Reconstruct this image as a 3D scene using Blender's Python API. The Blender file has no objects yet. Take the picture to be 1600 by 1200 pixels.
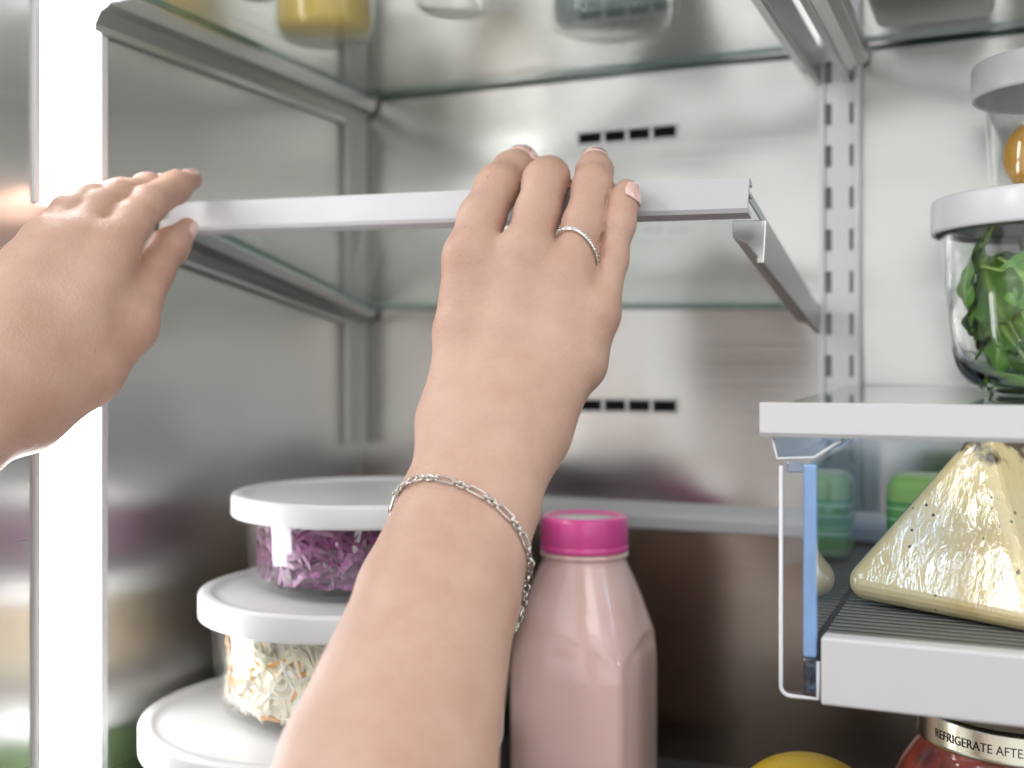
import bpy, bmesh, math, random
import numpy as np
from mathutils import Vector, Matrix

S = bpy.context.scene
C = S.collection
R = math.radians
rng = random.Random(7)

# ------------------------------------------------------------------ camera
F = 1783.0                      # focal length in pixels of the 1600 wide photograph
HORIZON = 575.0
YAW = R(23.36)
cs, sn = math.cos(YAW), math.sin(YAW)
cam_d = bpy.data.cameras.new('camera')
cam = bpy.data.objects.new('camera', cam_d)
C.objects.link(cam)
cam.rotation_euler = (R(90), 0, YAW)
cam_d.sensor_width = 36.0
cam_d.lens = 36.0 * F / 1600.0
cam_d.shift_y = (HORIZON - 600.0) / 1600.0
cam_d.clip_start = 0.02
cam_d.clip_end = 60.0
cam_d.dof.use_dof = True
cam_d.dof.focus_distance = 0.545
cam_d.dof.aperture_fstop = 4.4
S.camera = cam

# ------------------------------------------------------------------ world, lamps, exposure
W = bpy.data.worlds.new('World')
S.world = W
W.use_nodes = True
W.node_tree.nodes['Background'].inputs[0].default_value = (0.98, 0.99, 1.0, 1)
W.node_tree.nodes['Background'].inputs[1].default_value = 1.2
S.view_settings.view_transform = 'Standard'
S.view_settings.look = 'None'
S.view_settings.exposure = 0.0
S.view_settings.gamma = 1.0


def area(name, loc, target, sx, sy, power, col=(1, 1, 1)):
    l = bpy.data.lights.new(name, 'AREA')
    l.shape = 'RECTANGLE'
    l.size, l.size_y, l.energy, l.color = sx, sy, power, col
    o = bpy.data.objects.new(name, l)
    C.objects.link(o)
    o.location = loc
    o.rotation_euler = (Vector(target) - Vector(loc)).to_track_quat('-Z', 'Y').to_euler()
    return o


area('ceiling_lamp', (0.35, -1.1, 1.15), (-0.15, 0.6, 0.0), 1.3, 0.7, 8.5, (1.0, 0.99, 0.97))
area('wrap_glare_lamp', (-0.93, -0.33, 0.63), (-0.03, 0.57, -0.06), 0.20, 0.36, 3.6, (0.97, 0.99, 1.0))  # added lamp, placed and sized so the cheese wrap mirrors it as glare

S.cycles.use_denoising = True
S.cycles.max_bounces = 14
S.cycles.transparent_max_bounces = 24
S.cycles.transmission_bounces = 12
S.cycles.glossy_bounces = 6
S.cycles.diffuse_bounces = 4
S.cycles.sample_clamp_indirect = 6.0


# ------------------------------------------------------------------ picture -> place
def P(px, py, d):
    u, v = (px - 800.0) / F, (HORIZON - py) / F
    return np.array([d * (u * cs - sn), d * (u * sn + cs), d * v])


def ray(px, py):
    u, v = (px - 800.0) / F, (HORIZON - py) / F
    w = np.array([u * cs - sn, u * sn + cs, v])
    return w / np.linalg.norm(w)


def onY(px, py, Y):
    u, v = (px - 800.0) / F, (HORIZON - py) / F
    d = Y / (u * sn + cs)
    return P(px, py, d)


# ------------------------------------------------------------------ materials
MATS = {}


def nodes_of(name):
    m = bpy.data.materials.new(name)
    m.use_nodes = True
    nt = m.node_tree
    return m, nt, nt.nodes, nt.links, nt.nodes['Principled BSDF']


def srgb(r, g, b):
    def f(c):
        c /= 255.0
        return c / 12.92 if c <= 0.04045 else ((c + 0.055) / 1.055) ** 2.4
    return (f(r), f(g), f(b), 1)


def plain(name, col, rough=0.4, metal=0.0, coat=0.0, bump=0.0, scale=200, sss=0.0, var=0.06, stretch=(1, 1, 1)):
    m, nt, N, L, b = nodes_of(name)
    b.inputs['Metallic'].default_value = metal
    b.inputs['Roughness'].default_value = rough
    b.inputs['Coat Weight'].default_value = coat
    b.inputs['Coat Roughness'].default_value = 0.06
    if sss:
        b.inputs['Subsurface Weight'].default_value = sss
        b.inputs['Subsurface Radius'].default_value = (0.006, 0.004, 0.003)
        b.inputs['Subsurface Scale'].default_value = 1.0
    tc = N.new('ShaderNodeTexCoord')
    mp = N.new('ShaderNodeMapping')
    mp.inputs['Scale'].default_value = stretch
    nz = N.new('ShaderNodeTexNoise')
    nz.inputs['Scale'].default_value = scale
    nz.inputs['Detail'].default_value = 4
    L.new(tc.outputs['Object'], mp.inputs[0])
    L.new(mp.outputs[0], nz.inputs['Vector'])
    mx = N.new('ShaderNodeMix')
    mx.data_type = 'RGBA'
    c = Vector(col[:3])
    mx.inputs[6].default_value = tuple(c * (1 - var)) + (1,)
    mx.inputs[7].default_value = tuple(min(1, x) for x in c * (1 + var)) + (1,)
    L.new(nz.outputs[0], mx.inputs[0])
    L.new(mx.outputs[2], b.inputs['Base Color'])
    if bump:
        bp = N.new('ShaderNodeBump')
        bp.inputs['Strength'].default_value = bump
        bp.inputs['Distance'].default_value = 0.001
        L.new(nz.outputs[0], bp.inputs['Height'])
        L.new(bp.outputs[0], b.inputs['Normal'])
    return m


def steel(name, col, rough, grain=(600, 600, 6), aniso=0.0, contrast=0.06, wavy=0.0):
    m, nt, N, L, b = nodes_of(name)
    b.inputs['Metallic'].default_value = 1.0
    b.inputs['Base Color'].default_value = col
    b.inputs['Anisotropic'].default_value = aniso
    tg = N.new('ShaderNodeTangent')
    tg.direction_type = 'RADIAL'
    tg.axis = 'Z'
    if aniso:
        L.new(tg.outputs[0], b.inputs['Tangent'])
    ge = N.new('ShaderNodeNewGeometry')
    mp = N.new('ShaderNodeMapping')
    mp.inputs['Scale'].default_value = grain
    nz = N.new('ShaderNodeTexNoise')
    nz.inputs['Scale'].default_value = 1.0
    nz.inputs['Detail'].default_value = 6
    L.new(ge.outputs['Position'], mp.inputs[0])
    L.new(mp.outputs[0], nz.inputs['Vector'])
    mr = N.new('ShaderNodeMapRange')
    mr.inputs[3].default_value = rough - contrast
    mr.inputs[4].default_value = rough + contrast
    L.new(nz.outputs[0], mr.inputs[0])
    L.new(mr.outputs[0], b.inputs['Roughness'])
    n2 = N.new('ShaderNodeTexNoise')
    n2.inputs['Scale'].default_value = 9.0
    n2.inputs['Detail'].default_value = 1.0
    L.new(ge.outputs['Position'], n2.inputs['Vector'])
    b1 = N.new('ShaderNodeBump')
    b1.inputs['Strength'].default_value = 0.05
    b1.inputs['Distance'].default_value = 0.0004
    L.new(nz.outputs[0], b1.inputs['Height'])
    if wavy:
        b2 = N.new('ShaderNodeBump')
        b2.inputs['Strength'].default_value = 1.0
        b2.inputs['Distance'].default_value = wavy
        L.new(n2.outputs[0], b2.inputs['Height'])
        L.new(b2.outputs[0], b1.inputs['Normal'])
    L.new(b1.outputs[0], b.inputs['Normal'])
    return m


def schlick(nt, f0, normal=None):
    """view-angle reflectance that is the same from both sides of a thin sheet"""
    N, L = nt.nodes, nt.links
    ge = N.new('ShaderNodeNewGeometry')
    dt = N.new('ShaderNodeVectorMath')
    dt.operation = 'DOT_PRODUCT'
    L.new(ge.outputs['Incoming'], dt.inputs[0])
    L.new(normal if normal is not None else ge.outputs['Normal'], dt.inputs[1])
    ab = N.new('ShaderNodeMath')
    ab.operation = 'ABSOLUTE'
    L.new(dt.outputs['Value'], ab.inputs[0])
    om = N.new('ShaderNodeMath')
    om.operation = 'SUBTRACT'
    om.inputs[0].default_value = 1.0
    om.use_clamp = True
    L.new(ab.outputs[0], om.inputs[1])
    pw = N.new('ShaderNodeMath')
    pw.operation = 'POWER'
    pw.inputs[1].default_value = 5.0
    L.new(om.outputs[0], pw.inputs[0])
    ma = N.new('ShaderNodeMath')
    ma.operation = 'MULTIPLY_ADD'
    ma.inputs[1].default_value = 1.0 - f0
    ma.inputs[2].default_value = f0
    L.new(pw.outputs[0], ma.inputs[0])
    return ma.outputs[0]


def thin_glass(name, tint=(0.96, 0.98, 0.97), rough=0.02, f0=1.5, gcol=(1, 1, 1), bump=0.0, bscale=60):
    m = bpy.data.materials.new(name)
    m.use_nodes = True
    nt = m.node_tree
    N, L = nt.nodes, nt.links
    N.remove(N['Principled BSDF'])
    out = N['Material Output']
    tr = N.new('ShaderNodeBsdfTransparent')
    tr.inputs[0].default_value = (*tint, 1)
    gl = N.new('ShaderNodeBsdfAnisotropic')
    gl.inputs['Color'].default_value = (*gcol, 1)
    gl.inputs['Roughness'].default_value = rough
    mx = N.new('ShaderNodeMixShader')
    L.new(schlick(nt, ((f0 - 1) / (f0 + 1)) ** 2), mx.inputs[0])
    L.new(tr.outputs[0], mx.inputs[1])
    L.new(gl.outputs[0], mx.inputs[2])
    L.new(mx.outputs[0], out.inputs['Surface'])
    if bump:
        tc = N.new('ShaderNodeTexCoord')
        nz = N.new('ShaderNodeTexNoise')
        nz.inputs['Scale'].default_value = bscale
        L.new(tc.outputs['Object'], nz.inputs['Vector'])
        bp = N.new('ShaderNodeBump')
        bp.inputs['Strength'].default_value = bump
        bp.inputs['Distance'].default_value = 0.001
        L.new(nz.outputs[0], bp.inputs['Height'])
        L.new(bp.outputs[0], gl.inputs['Normal'])
    return m


def solid_glass(name, col=(0.97, 0.99, 0.98, 1), rough=0.01, ior=1.45):
    m, nt, N, L, b = nodes_of(name)
    b.inputs['Base Color'].default_value = col
    b.inputs['Roughness'].default_value = rough
    b.inputs['IOR'].default_value = ior
    b.inputs['Transmission Weight'].default_value = 1.0
    return m


def emitter(name, col, strength):
    m, nt, N, L, b = nodes_of(name)
    b.inputs['Base Color'].default_value = (0.8, 0.8, 0.8, 1)
    b.inputs['Emission Color'].default_value = col
    b.inputs['Emission Strength'].default_value = strength
    return m


def attr_mat(name, attr, rough=0.4, coat=0.0, sss=0.0):
    m, nt, N, L, b = nodes_of(name)
    a = N.new('ShaderNodeAttribute')
    a.attribute_name = attr
    L.new(a.outputs['Color'], b.inputs['Base Color'])
    b.inputs['Roughness'].default_value = rough
    b.inputs['Coat Weight'].default_value = coat
    if sss:
        b.inputs['Subsurface Weight'].default_value = sss
        b.inputs['Subsurface Radius'].default_value = (0.003, 0.002, 0.002)
    return m


STEEL_BACK = steel('back_steel', (0.60, 0.592, 0.57, 1), 0.23, (4, 300, 420), aniso=0.55, wavy=0.007)
STEEL_SIDE = steel('side_steel', (0.70, 0.69, 0.665, 1), 0.30, (300, 4, 420), aniso=0.65, wavy=0.003)
STEEL_LOW = steel('lower_steel', (0.34, 0.285, 0.24, 1), 0.22, (5, 400, 500), aniso=0.4)  # brown darkness of the mirrored room is partly put into this base colour
RAIL = steel('rail_steel', (0.58, 0.58, 0.57, 1), 0.33, (300, 6, 300))
POSTM = plain('post_paint', srgb(232, 232, 236), 0.40, 0.0, scale=60)
DARK = plain('dark_recess', (0.006, 0.006, 0.007), 0.8)
WHITE = plain('white_plastic', (0.66, 0.66, 0.67), 0.32, scale=90, var=0.02, sss=0.0, coat=0.15)
TRIM = plain('satin_aluminium_trim', (0.50, 0.50, 0.52), 0.42, 0.0, scale=90, var=0.02)
LIDM = plain('lid_plastic', (0.70, 0.71, 0.725), 0.33, scale=120, var=0.015, sss=0.15, coat=0.1)
SHELFG = thin_glass('shelf_glass', (0.965, 0.988, 0.978), 0.015)
EDGEG = plain('glass_edge', (0.05, 0.15, 0.115), 0.12, 0.0, coat=0.5, scale=30, var=0.4)
BOWLG = thin_glass('bowl_glass', (0.975, 0.985, 0.98), 0.035, 1.75)
JARTHIN = thin_glass('small_jar_glass', (0.98, 0.99, 0.985), 0.03, 1.45)
JARG = solid_glass('thick_jar_glass')
CLEARP = thin_glass('clear_plastic', (0.74, 0.84, 0.96), 0.02, 1.55, bump=0.05)
CLEARF = thin_glass('clear_flange', (0.95, 0.96, 0.97), 0.03, 1.5)
BLUEE = plain('blue_acrylic_edge', srgb(128, 166, 214), 0.15, coat=0.8, scale=42, var=0.5, stretch=(1, 1, 0.45), bump=0.6)
CLEARE = plain('bright_acrylic_edge', (0.72, 0.73, 0.75), 0.15, coat=0.6, scale=80)
LEDM = emitter('led_diffuser', (1.0, 1.0, 1.0, 1), 12.0)
SILVER = steel('silver', (0.66, 0.635, 0.60, 1), 0.14, (300, 300, 300))


# ------------------------------------------------------------------ mesh helpers
def link(name, me, mat=None, parent=None, smooth=False):
    o = bpy.data.objects.new(name, me)
    C.objects.link(o)
    if mat is not None and len(me.materials) == 0:
        me.materials.append(mat)
    if parent is not None:
        o.parent = parent
    if smooth:
        me.polygons.foreach_set('use_smooth', [True] * len(me.polygons))
        me.update()
    return o


def from_bm(name, bm, mat, parent=None, smooth=False):
    bmesh.ops.recalc_face_normals(bm, faces=bm.faces[:])
    me = bpy.data.meshes.new(name)
    bm.to_mesh(me)
    bm.free()
    return link(name, me, mat, parent, smooth)


def box(bm, lo, hi, bevel=0.0, seg=2, mtx=None):
    b = bmesh.new()
    bmesh.ops.create_cube(b, size=1.0)
    lo, hi = Vector(lo), Vector(hi)
    for v in b.verts:
        v.co = Vector([(lo[i] + hi[i]) / 2 + v.co[i] * (hi[i] - lo[i]) for i in range(3)])
    if bevel:
        bmesh.ops.bevel(b, geom=b.edges[:], offset=bevel, segments=seg, affect='EDGES', profile=0.5)
    if mtx is not None:
        bmesh.ops.transform(b, matrix=mtx, verts=b.verts)
    t = bpy.data.meshes.new('t')
    b.to_mesh(t)
    b.free()
    bm.from_mesh(t)
    bpy.data.meshes.remove(t)


def lathe(bm, prof, n=64, center=(0, 0, 0), power=None, ax=(1, 1), close=True):
    """prof: list of (r, z). power(z_index)-> superellipse exponent."""
    rings = []
    for i, (r, z) in enumerate(prof):
        e = power[i] if power else 2.0
        ring = []
        for k in range(n):
            a = 2 * math.pi * k / n
            c, s = math.cos(a), math.sin(a)
            q = (abs(c) ** e + abs(s) ** e) ** (-1.0 / e)
            ring.append(bm.verts.new((center[0] + r * q * c * ax[0], center[1] + r * q * s * ax[1], center[2] + z)))
        rings.append(ring)
    for a, b in zip(rings, rings[1:]):
        for k in range(n):
            bm.faces.new((a[k], a[(k + 1) % n], b[(k + 1) % n], b[k]))
    if close:
        if prof[0][0] > 0:
            bm.faces.new(rings[0][::-1])
        if prof[-1][0] > 0:
            bm.faces.new(rings[-1])
    return rings


def prism(bm, pts2, x0, x1, axis=0):
    """extrude a 2-D outline along an axis"""
    def mk(p, t):
        q = list(p)
        q.insert(axis, t)
        return bm.verts.new(q)
    a = [mk(p, x0) for p in pts2]
    b = [mk(p, x1) for p in pts2]
    n = len(a)
    bm.faces.new(a)
    bm.faces.new(b[::-1])
    for k in range(n):
        bm.faces.new((a[k], b[k], b[(k + 1) % n], a[(k + 1) % n]))


def empty(name, loc, label, cat, group=None, kind=None):
    o = bpy.data.objects.new(name, None)
    C.objects.link(o)
    o.empty_display_size = 0.02
    o.location = loc
    tag(o, label, cat, group, kind)
    return o


def tag(o, label, cat=None, group=None, kind=None):
    o['label'] = label
    if cat:
        o['category'] = cat
    if group:
        o['group'] = group
    if kind:
        o['kind'] = kind
    return o


def weld(o, w=0.0008, seg=2):
    md = o.modifiers.new('bevel', 'BEVEL')
    md.width, md.segments, md.limit_method, md.angle_limit = w, seg, 'ANGLE', R(40)
    return o


# ------------------------------------------------------------------ the refrigerator
XL, XP0, XP1, YB = -0.478, -0.1150, -0.0885, 0.80
XR, ZF, ZT = 0.30, -0.275, 0.52
fr = empty('refrigerator', (0, 0, 0), 'stainless steel refrigerator interior lined with brushed walls, lit strips and slotted shelf rails',
           'refrigerator')
VENT_U = (onY(905, 200, YB), onY(1056, 200, YB))
VENT_L = (onY(908, 637, YB), onY(1058, 637, YB))


def panel_with_slots(name, mat):
    """back wall as strips leaving real slots for the two air vents"""
    bm = bmesh.new()
    vx0, vx1 = VENT_U[0][0], VENT_U[1][0]
    zu, zl = 0.1705, -0.0275
    h = 0.0037
    y0, y1 = YB, YB + 0.012
    spans = [(-0.112, zl - h), (zl + h, zu - h), (zu + h, ZT)]
    for z0, z1 in spans:
        box(bm, (XL - 0.01, y0, z0), (XR + 0.01, y1, z1))
    for zc in (zl, zu):
        box(bm, (XL - 0.01, y0, zc - h), (vx0, y1, zc + h))
        box(bm, (vx1, y0, zc - h), (XR + 0.01, y1, zc + h))
    o = from_bm(name, bm, mat, fr)
    return o


panel_with_slots('back_panel', STEEL_BACK)
for zc in (0.1705, -0.0275):
    bm = bmesh.new()
    x0, x1 = VENT_U[0][0], VENT_U[1][0]
    n = 4
    for k in range(1, n):
        xc = x0 + (x1 - x0) * k / n
        box(bm, (xc - 0.0011, YB + 0.0005, zc - 0.0036), (xc + 0.0011, YB + 0.003, zc + 0.0036))
    for (a0, a1, c0, c1) in ((x0 - 0.0022, x1 + 0.0022, zc + 0.0038, zc + 0.0056), (x0 - 0.0022, x1 + 0.0022, zc - 0.0056, zc - 0.0038), (x0 - 0.0022, x0 - 0.0001, zc - 0.0038, zc + 0.0038), (x1 + 0.0001, x1 + 0.0022, zc - 0.0038, zc + 0.0038)):
        box(bm, (a0, YB - 0.0009, c0), (a1, YB + 0.002, c1), 0.0004, 1)
    v = from_bm('air_vent', bm, RAIL, fr)
    bm = bmesh.new()
    box(bm, (x0 - 0.004, YB + 0.014, zc - 0.008), (x1 + 0.004, YB + 0.018, zc + 0.008))
    from_bm('vent_duct', bm, DARK, v)

# side walls, with the lit strip set into them
LED_Y0, LED_Y1 = 0.463, 0.507
bm = bmesh.new()
box(bm, (XL - 0.02, LED_Y1 + 0.006, ZF), (XL, YB, ZT))
from_bm('side_panel', bm, STEEL_SIDE, fr)
bm = bmesh.new()
box(bm, (XL - 0.02, 0.385, ZF), (XL, LED_Y0 - 0.004, ZT))
box(bm, (XL - 0.02, LED_Y0 - 0.004, -0.005), (XL - 0.0005, LED_Y1 + 0.006, 0.0885))
from_bm('side_panel', bm, STEEL_SIDE, fr)
bm = bmesh.new()
box(bm, (XR, 0.385, ZF), (XR + 0.02, YB, ZT))
from_bm('side_panel', bm, STEEL_SIDE, fr)
for z0, z1 in ((0.0885, ZT - 0.03), (ZF + 0.02, -0.005)):
    bm = bmesh.new()
    box(bm, (XL - 0.012, LED_Y0, z0), (XL + 0.0012, LED_Y1, z1), 0.001)
    s = from_bm('light_strip', bm, LEDM, fr)
    bm = bmesh.new()
    box(bm, (XL - 0.012, LED_Y0 - 0.004, z0), (XL + 0.0022, LED_Y0 - 0.0002, z1), 0.0006)
    box(bm, (XL - 0.012, LED_Y1 + 0.0002, z0), (XL + 0.0022, LED_Y1 + 0.006, z1), 0.0006)
    from_bm('strip_frame', bm, WHITE, s)
    bm = bmesh.new()
    box(bm, (XR - 0.0012, LED_Y0, z0), (XR + 0.0, LED_Y1, z1), 0.0004)
    from_bm('light_strip', bm, LEDM, fr)

# top and floor of the compartment, ledge and lower back panel
bm = bmesh.new()
box(bm, (XL - 0.02, 0.385, ZT), (XR + 0.02, YB, ZT + 0.02))
from_bm('top_panel', bm, STEEL_SIDE, fr)
bm = bmesh.new()
box(bm, (XL - 0.02, 0.36, ZF - 0.02), (XR + 0.02, YB, ZF))
from_bm('compartment_floor', bm, plain('smoked_glass_floor', (0.10, 0.10, 0.10), 0.25, scale=30), fr)
bm = bmesh.new()
prism(bm, [(YB - 0.0005, -0.0965), (YB - 0.022, -0.1015), (YB - 0.025, -0.1045), (YB - 0.024, -0.1135), (YB - 0.0005, -0.1135)], XL + 0.001, XR - 0.001)
weld(from_bm('back_ledge', bm, TRIM, fr), 0.0015, 3)
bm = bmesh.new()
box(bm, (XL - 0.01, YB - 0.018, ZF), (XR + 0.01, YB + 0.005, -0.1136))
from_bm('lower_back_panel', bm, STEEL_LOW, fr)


def slotted_post(x0, x1, yface, cols, z0, z1, zslot, pitch=0.0283, sh=0.0145, flange=True):
    """channel with real slots in two columns"""
    bm = bmesh.new()
    t = 0.0012
    if flange:
        box(bm, (x0, yface - 0.002, z0), (x0 + 0.0032, YB, z1), 0.0006)
        box(bm, (x1 - 0.0036, yface - 0.002, z0), (x1, YB, z1), 0.0006)
    xs = []
    cur = x0 + (0.0034 if flange else 0)
    end = x1 - (0.0038 if flange else 0)
    for (a, b) in cols:
        if a > cur + 1e-5:
            box(bm, (cur, yface, z0), (a, yface + t, z1))
        zc = zslot
        zs = []
        while zc > z0:
            zc -= pitch
        while zc < z1:
            zs.append(zc)
            zc += pitch
        last = z0
        for q in zs:
            if q - sh / 2 > last:
                box(bm, (a, yface + 0.0001, last), (b, yface + t, q - sh / 2))
            last = q + sh / 2
        if last < z1:
            box(bm, (a, yface + 0.0001, last), (b, yface + t, z1))
        cur = b
    if end > cur:
        box(bm, (cur, yface, z0), (end, yface + t, z1))
    o = from_bm('slotted_rail', bm, POSTM, fr)
    bm = bmesh.new()
    box(bm, (x0 + 0.0034, yface + 0.0032, z0), (x1 - 0.0038, yface + 0.0042, z1))
    from_bm('rail_back', bm, DARK if False else plain('rail_shade', (0.30, 0.30, 0.32), 0.6), o)
    return o


slotted_post(XP0, XP1, YB - 0.008, [(-0.1114, -0.1072), (-0.0956, -0.0932)], -0.095, ZT, 0.1145)
# corner rail on the left side wall
bm = bmesh.new()
yc0, yc1 = YB - 0.030, YB - 0.0005
box(bm, (XL + 0.0004, yc0, -0.06), (XL + 0.006, yc0 + 0.016, ZT), 0.0012)
box(bm, (XL + 0.0004, yc1 - 0.0105, -0.06), (XL + 0.006, yc1, ZT), 0.001)
z = -0.06
while z < ZT:
    box(bm, (XL + 0.0004, yc0 + 0.0161, z), (XL + 0.0052, yc1 - 0.0106, min(ZT, z + 0.0235)))
    z += 0.0283
o = from_bm('slotted_rail', bm, plain('corner_rail_paint', srgb(196, 196, 192), 0.42, 0.0, scale=60), fr)
bm = bmesh.new()
box(bm, (XL + 0.0002, yc0 + 0.016, -0.06), (XL + 0.0012, yc1 - 0.0105, ZT))
from_bm('rail_back', bm, DARK, o)

# kitchen floor in front of the refrigerator
bm = bmesh.new()
box(bm, (-5, -4.2, -1.26), (6, 0.9, -1.20))
fl = from_bm('kitchen_floor', bm, plain('brown_wood_floor', (0.075, 0.045, 0.028), 0.45, scale=3, var=0.4, stretch=(8, 0.7, 1)))
fl['kind'] = 'structure'
fl['label'] = 'brown wooden kitchen floor'


# ------------------------------------------------------------------ shelves
def bracket(bm, x, s, yf, yb, ztop, h, flange=0.017, taper=1.0):
    """L-section shelf bracket with a chamfered inner web; s=+1 when the web points to +x"""
    t = 0.004
    outline = [(0, 0), (flange, 0), (flange, -0.0105), (flange * 0.62, -0.0125), (t + 0.0015, -h * 0.62), (t, -h), (0, -h)]
    # solid end profile, thin web behind it
    pts = [(0, 0), (flange, 0), (flange, -0.0016), (flange - 0.001, -0.0095), (flange * 0.55, -0.0125), (t, -0.0195), (t, -h), (0, -h)]
    a, b = [], []
    for (u, z) in pts:
        a.append(bm.verts.new((x + s * u, yf, ztop + z)))
        b.append(bm.verts.new((x + s * u, yb, ztop + z * taper)))
    n = len(a)
    bm.faces.new(a)
    bm.faces.new(b[::-1])
    for k in range(n):
        bm.faces.new((a[k], b[k], b[(k + 1) % n], a[(k + 1) % n]))


def shelf(label, x0, x1, yf, yb, zt, M=None, trim_h=0.0175, front=True, brackets=True, taper=1.0, group='glass shelves in the refrigerator', bf=(0.035, 0.035), trim_mat=None):
    e = empty('glass_shelf', ((x0 + x1) / 2, yb, zt), label, 'shelf', group)
    inv = Matrix.Translation((-(x0 + x1) / 2, -yb, -zt))
    gt = 0.0045
    parts = []
    bm = bmesh.new()
    box(bm, (x0 + 0.003, yf + 0.004, zt - gt), (x1 - 0.003, yb, zt), mtx=inv)
    parts.append(from_bm('glass_pane', bm, SHELFG, e))
    bm = bmesh.new()
    box(bm, (x0 + 0.002, yf + 0.004, zt - gt), (x0 + 0.0029, yb, zt), mtx=inv)
    box(bm, (x1 - 0.0029, yf + 0.004, zt - gt), (x1 - 0.002, yb, zt), mtx=inv)
    box(bm, (x0 + 0.002, yb + 0.0001, zt - gt), (x1 - 0.002, yb + 0.001, zt), mtx=inv)
    from_bm('pane_edge', bm, EDGEG, parts[0])
    if front:
        bm = bmesh.new()
        # C-shaped extrusion: face, bottom return, top lip
        t = 0.0016
        top, bot = zt + 0.0028, zt + 0.0028 - trim_h
        prof = [(yf, top), (yf, bot + 0.002), (yf + 0.0015, bot), (yf + 0.011, bot), (yf + 0.011, bot + t), (yf + t, bot + 0.003), (yf + t, zt - gt - 0.0006),
                (yf + 0.010, zt - gt - 0.0006), (yf + 0.010, zt - gt - 0.0001), (yf + 0.003, zt - gt - 0.0001), (yf + 0.003, zt + 0.0003), (yf + 0.008, zt + 0.0003), (yf + 0.008, zt + 0.0018), (yf + 0.006, top)]
        prism(bm, prof, x0, x1)
        bmesh.ops.transform(bm, matrix=inv, verts=bm.verts)
        o = from_bm('front_trim', bm, trim_mat or TRIM, e)
        weld(o, 0.0005, 2)
    if brackets:
        for x, s, b0, fl_ in ((x0 - 0.0104, 1, bf[0], 0.0155), (x1 + 0.0015, -1, bf[1], 0.018)):
            bm = bmesh.new()
            bracket(bm, x, s, yf + b0, yb + 0.006, zt - gt - 0.0012, 0.0235, fl_, taper)
            bmesh.ops.transform(bm, matrix=inv, verts=bm.verts)
            weld(from_bm('shelf_bracket', bm, RAIL, e), 0.0007, 2)
    return e


SX0, SX1 = -0.467, -0.1150
held = shelf('glass shelf with white front trim being lifted by both hands', SX0, SX1, 0.550, 0.790, 0.0480, bf=(0.004, 0.040), taper=0.62)
# lifted at the front, a little higher on the left
held.rotation_euler = (R(-11.0), R(1.25), 0)
up = shelf('upper glass shelf in the left bay carrying the yellow jar and clear jars', SX0, SX1, 0.490, 0.790, 0.2205, bf=(0.010, 0.018))
upr = shelf('upper glass shelf in the right bay, its back edge dark green', -0.088, 0.29, 0.490, 0.790, 0.2205, bf=(0.010, 0.018))
low = shelf('lower glass shelf in the right bay with wide white front trim above the clear drawer', -0.098, 0.285, 0.498, 0.788, -0.0178, trim_h=0.0150, brackets=False, trim_mat=WHITE)
low.rotation_euler = (R(1.15), 0, 0)
low.location.z += 0.0058


# ------------------------------------------------------------------ drawer
dr = empty('drawer', (0.0, 0.64, -0.13), 'clear sided shallow drawer with white tray front and dark ribbed mat holding cheese', 'drawer')
dr.location = (0, 0, 0)
DX0, DX1, DYF, DYB = -0.0800, 0.262, 0.490, 0.778
ZD0, ZD1, ZDT = -0.1412, -0.1128, -0.036
bm = bmesh.new()
box(bm, (DX0 + 0.0028, DYF + 0.012, ZD0 + 0.003), (DX0 + 0.0058, DYB, ZDT - 0.004), 0.0006)
from_bm('side_panel', bm, CLEARP, dr)
bm = bmesh.new()
box(bm, (DX0 + 0.0010, DYF + 0.0055, ZD0 + 0.018), (DX0 + 0.0066, DYF + 0.0115, ZDT - 0.005), 0.001)
pe = from_bm('panel_edge', bm, BLUEE, dr)
bm = bmesh.new()
box(bm, (DX0 + 0.0010, DYF + 0.0055, ZD0 + 0.003), (DX0 + 0.0066, DYF + 0.0115, ZD0 + 0.0179), 0.001)
from_bm('edge_foot', bm, thin_glass('pale_blue_acrylic', (0.62, 0.76, 0.92), 0.05, 1.6, bump=0.6, bscale=300), pe)
bm = bmesh.new()
box(bm, (DX1 - 0.006, DYF + 0.012, ZD0 + 0.003), (DX1 - 0.003, DYB, ZDT - 0.004), 0.0006)
from_bm('side_panel', bm, CLEARP, dr)
bm = bmesh.new()
box(bm, (DX0 - 0.0062, DYF + 0.0062, ZDT - 0.0088), (DX0 + 0.0010, DYF + 0.0110, ZDT - 0.0042), 0.0008)
from_bm('clip', bm, thin_glass('clip_plastic', (0.74, 0.84, 0.96), 0.04, 1.7, bump=0.5, bscale=250), dr)
# clear flange standing out left of the panel with a bright rounded rim
fx0, fx1 = DX0 - 0.0085, DX0 + 0.0072
bm = bmesh.new()
box(bm, (fx0 + 0.001, DYF + 0.0066, ZD0 + 0.002), (DX0 + 0.0009, DYF + 0.0084, ZDT - 0.004))
from_bm('flange', bm, CLEARF, dr)


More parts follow.
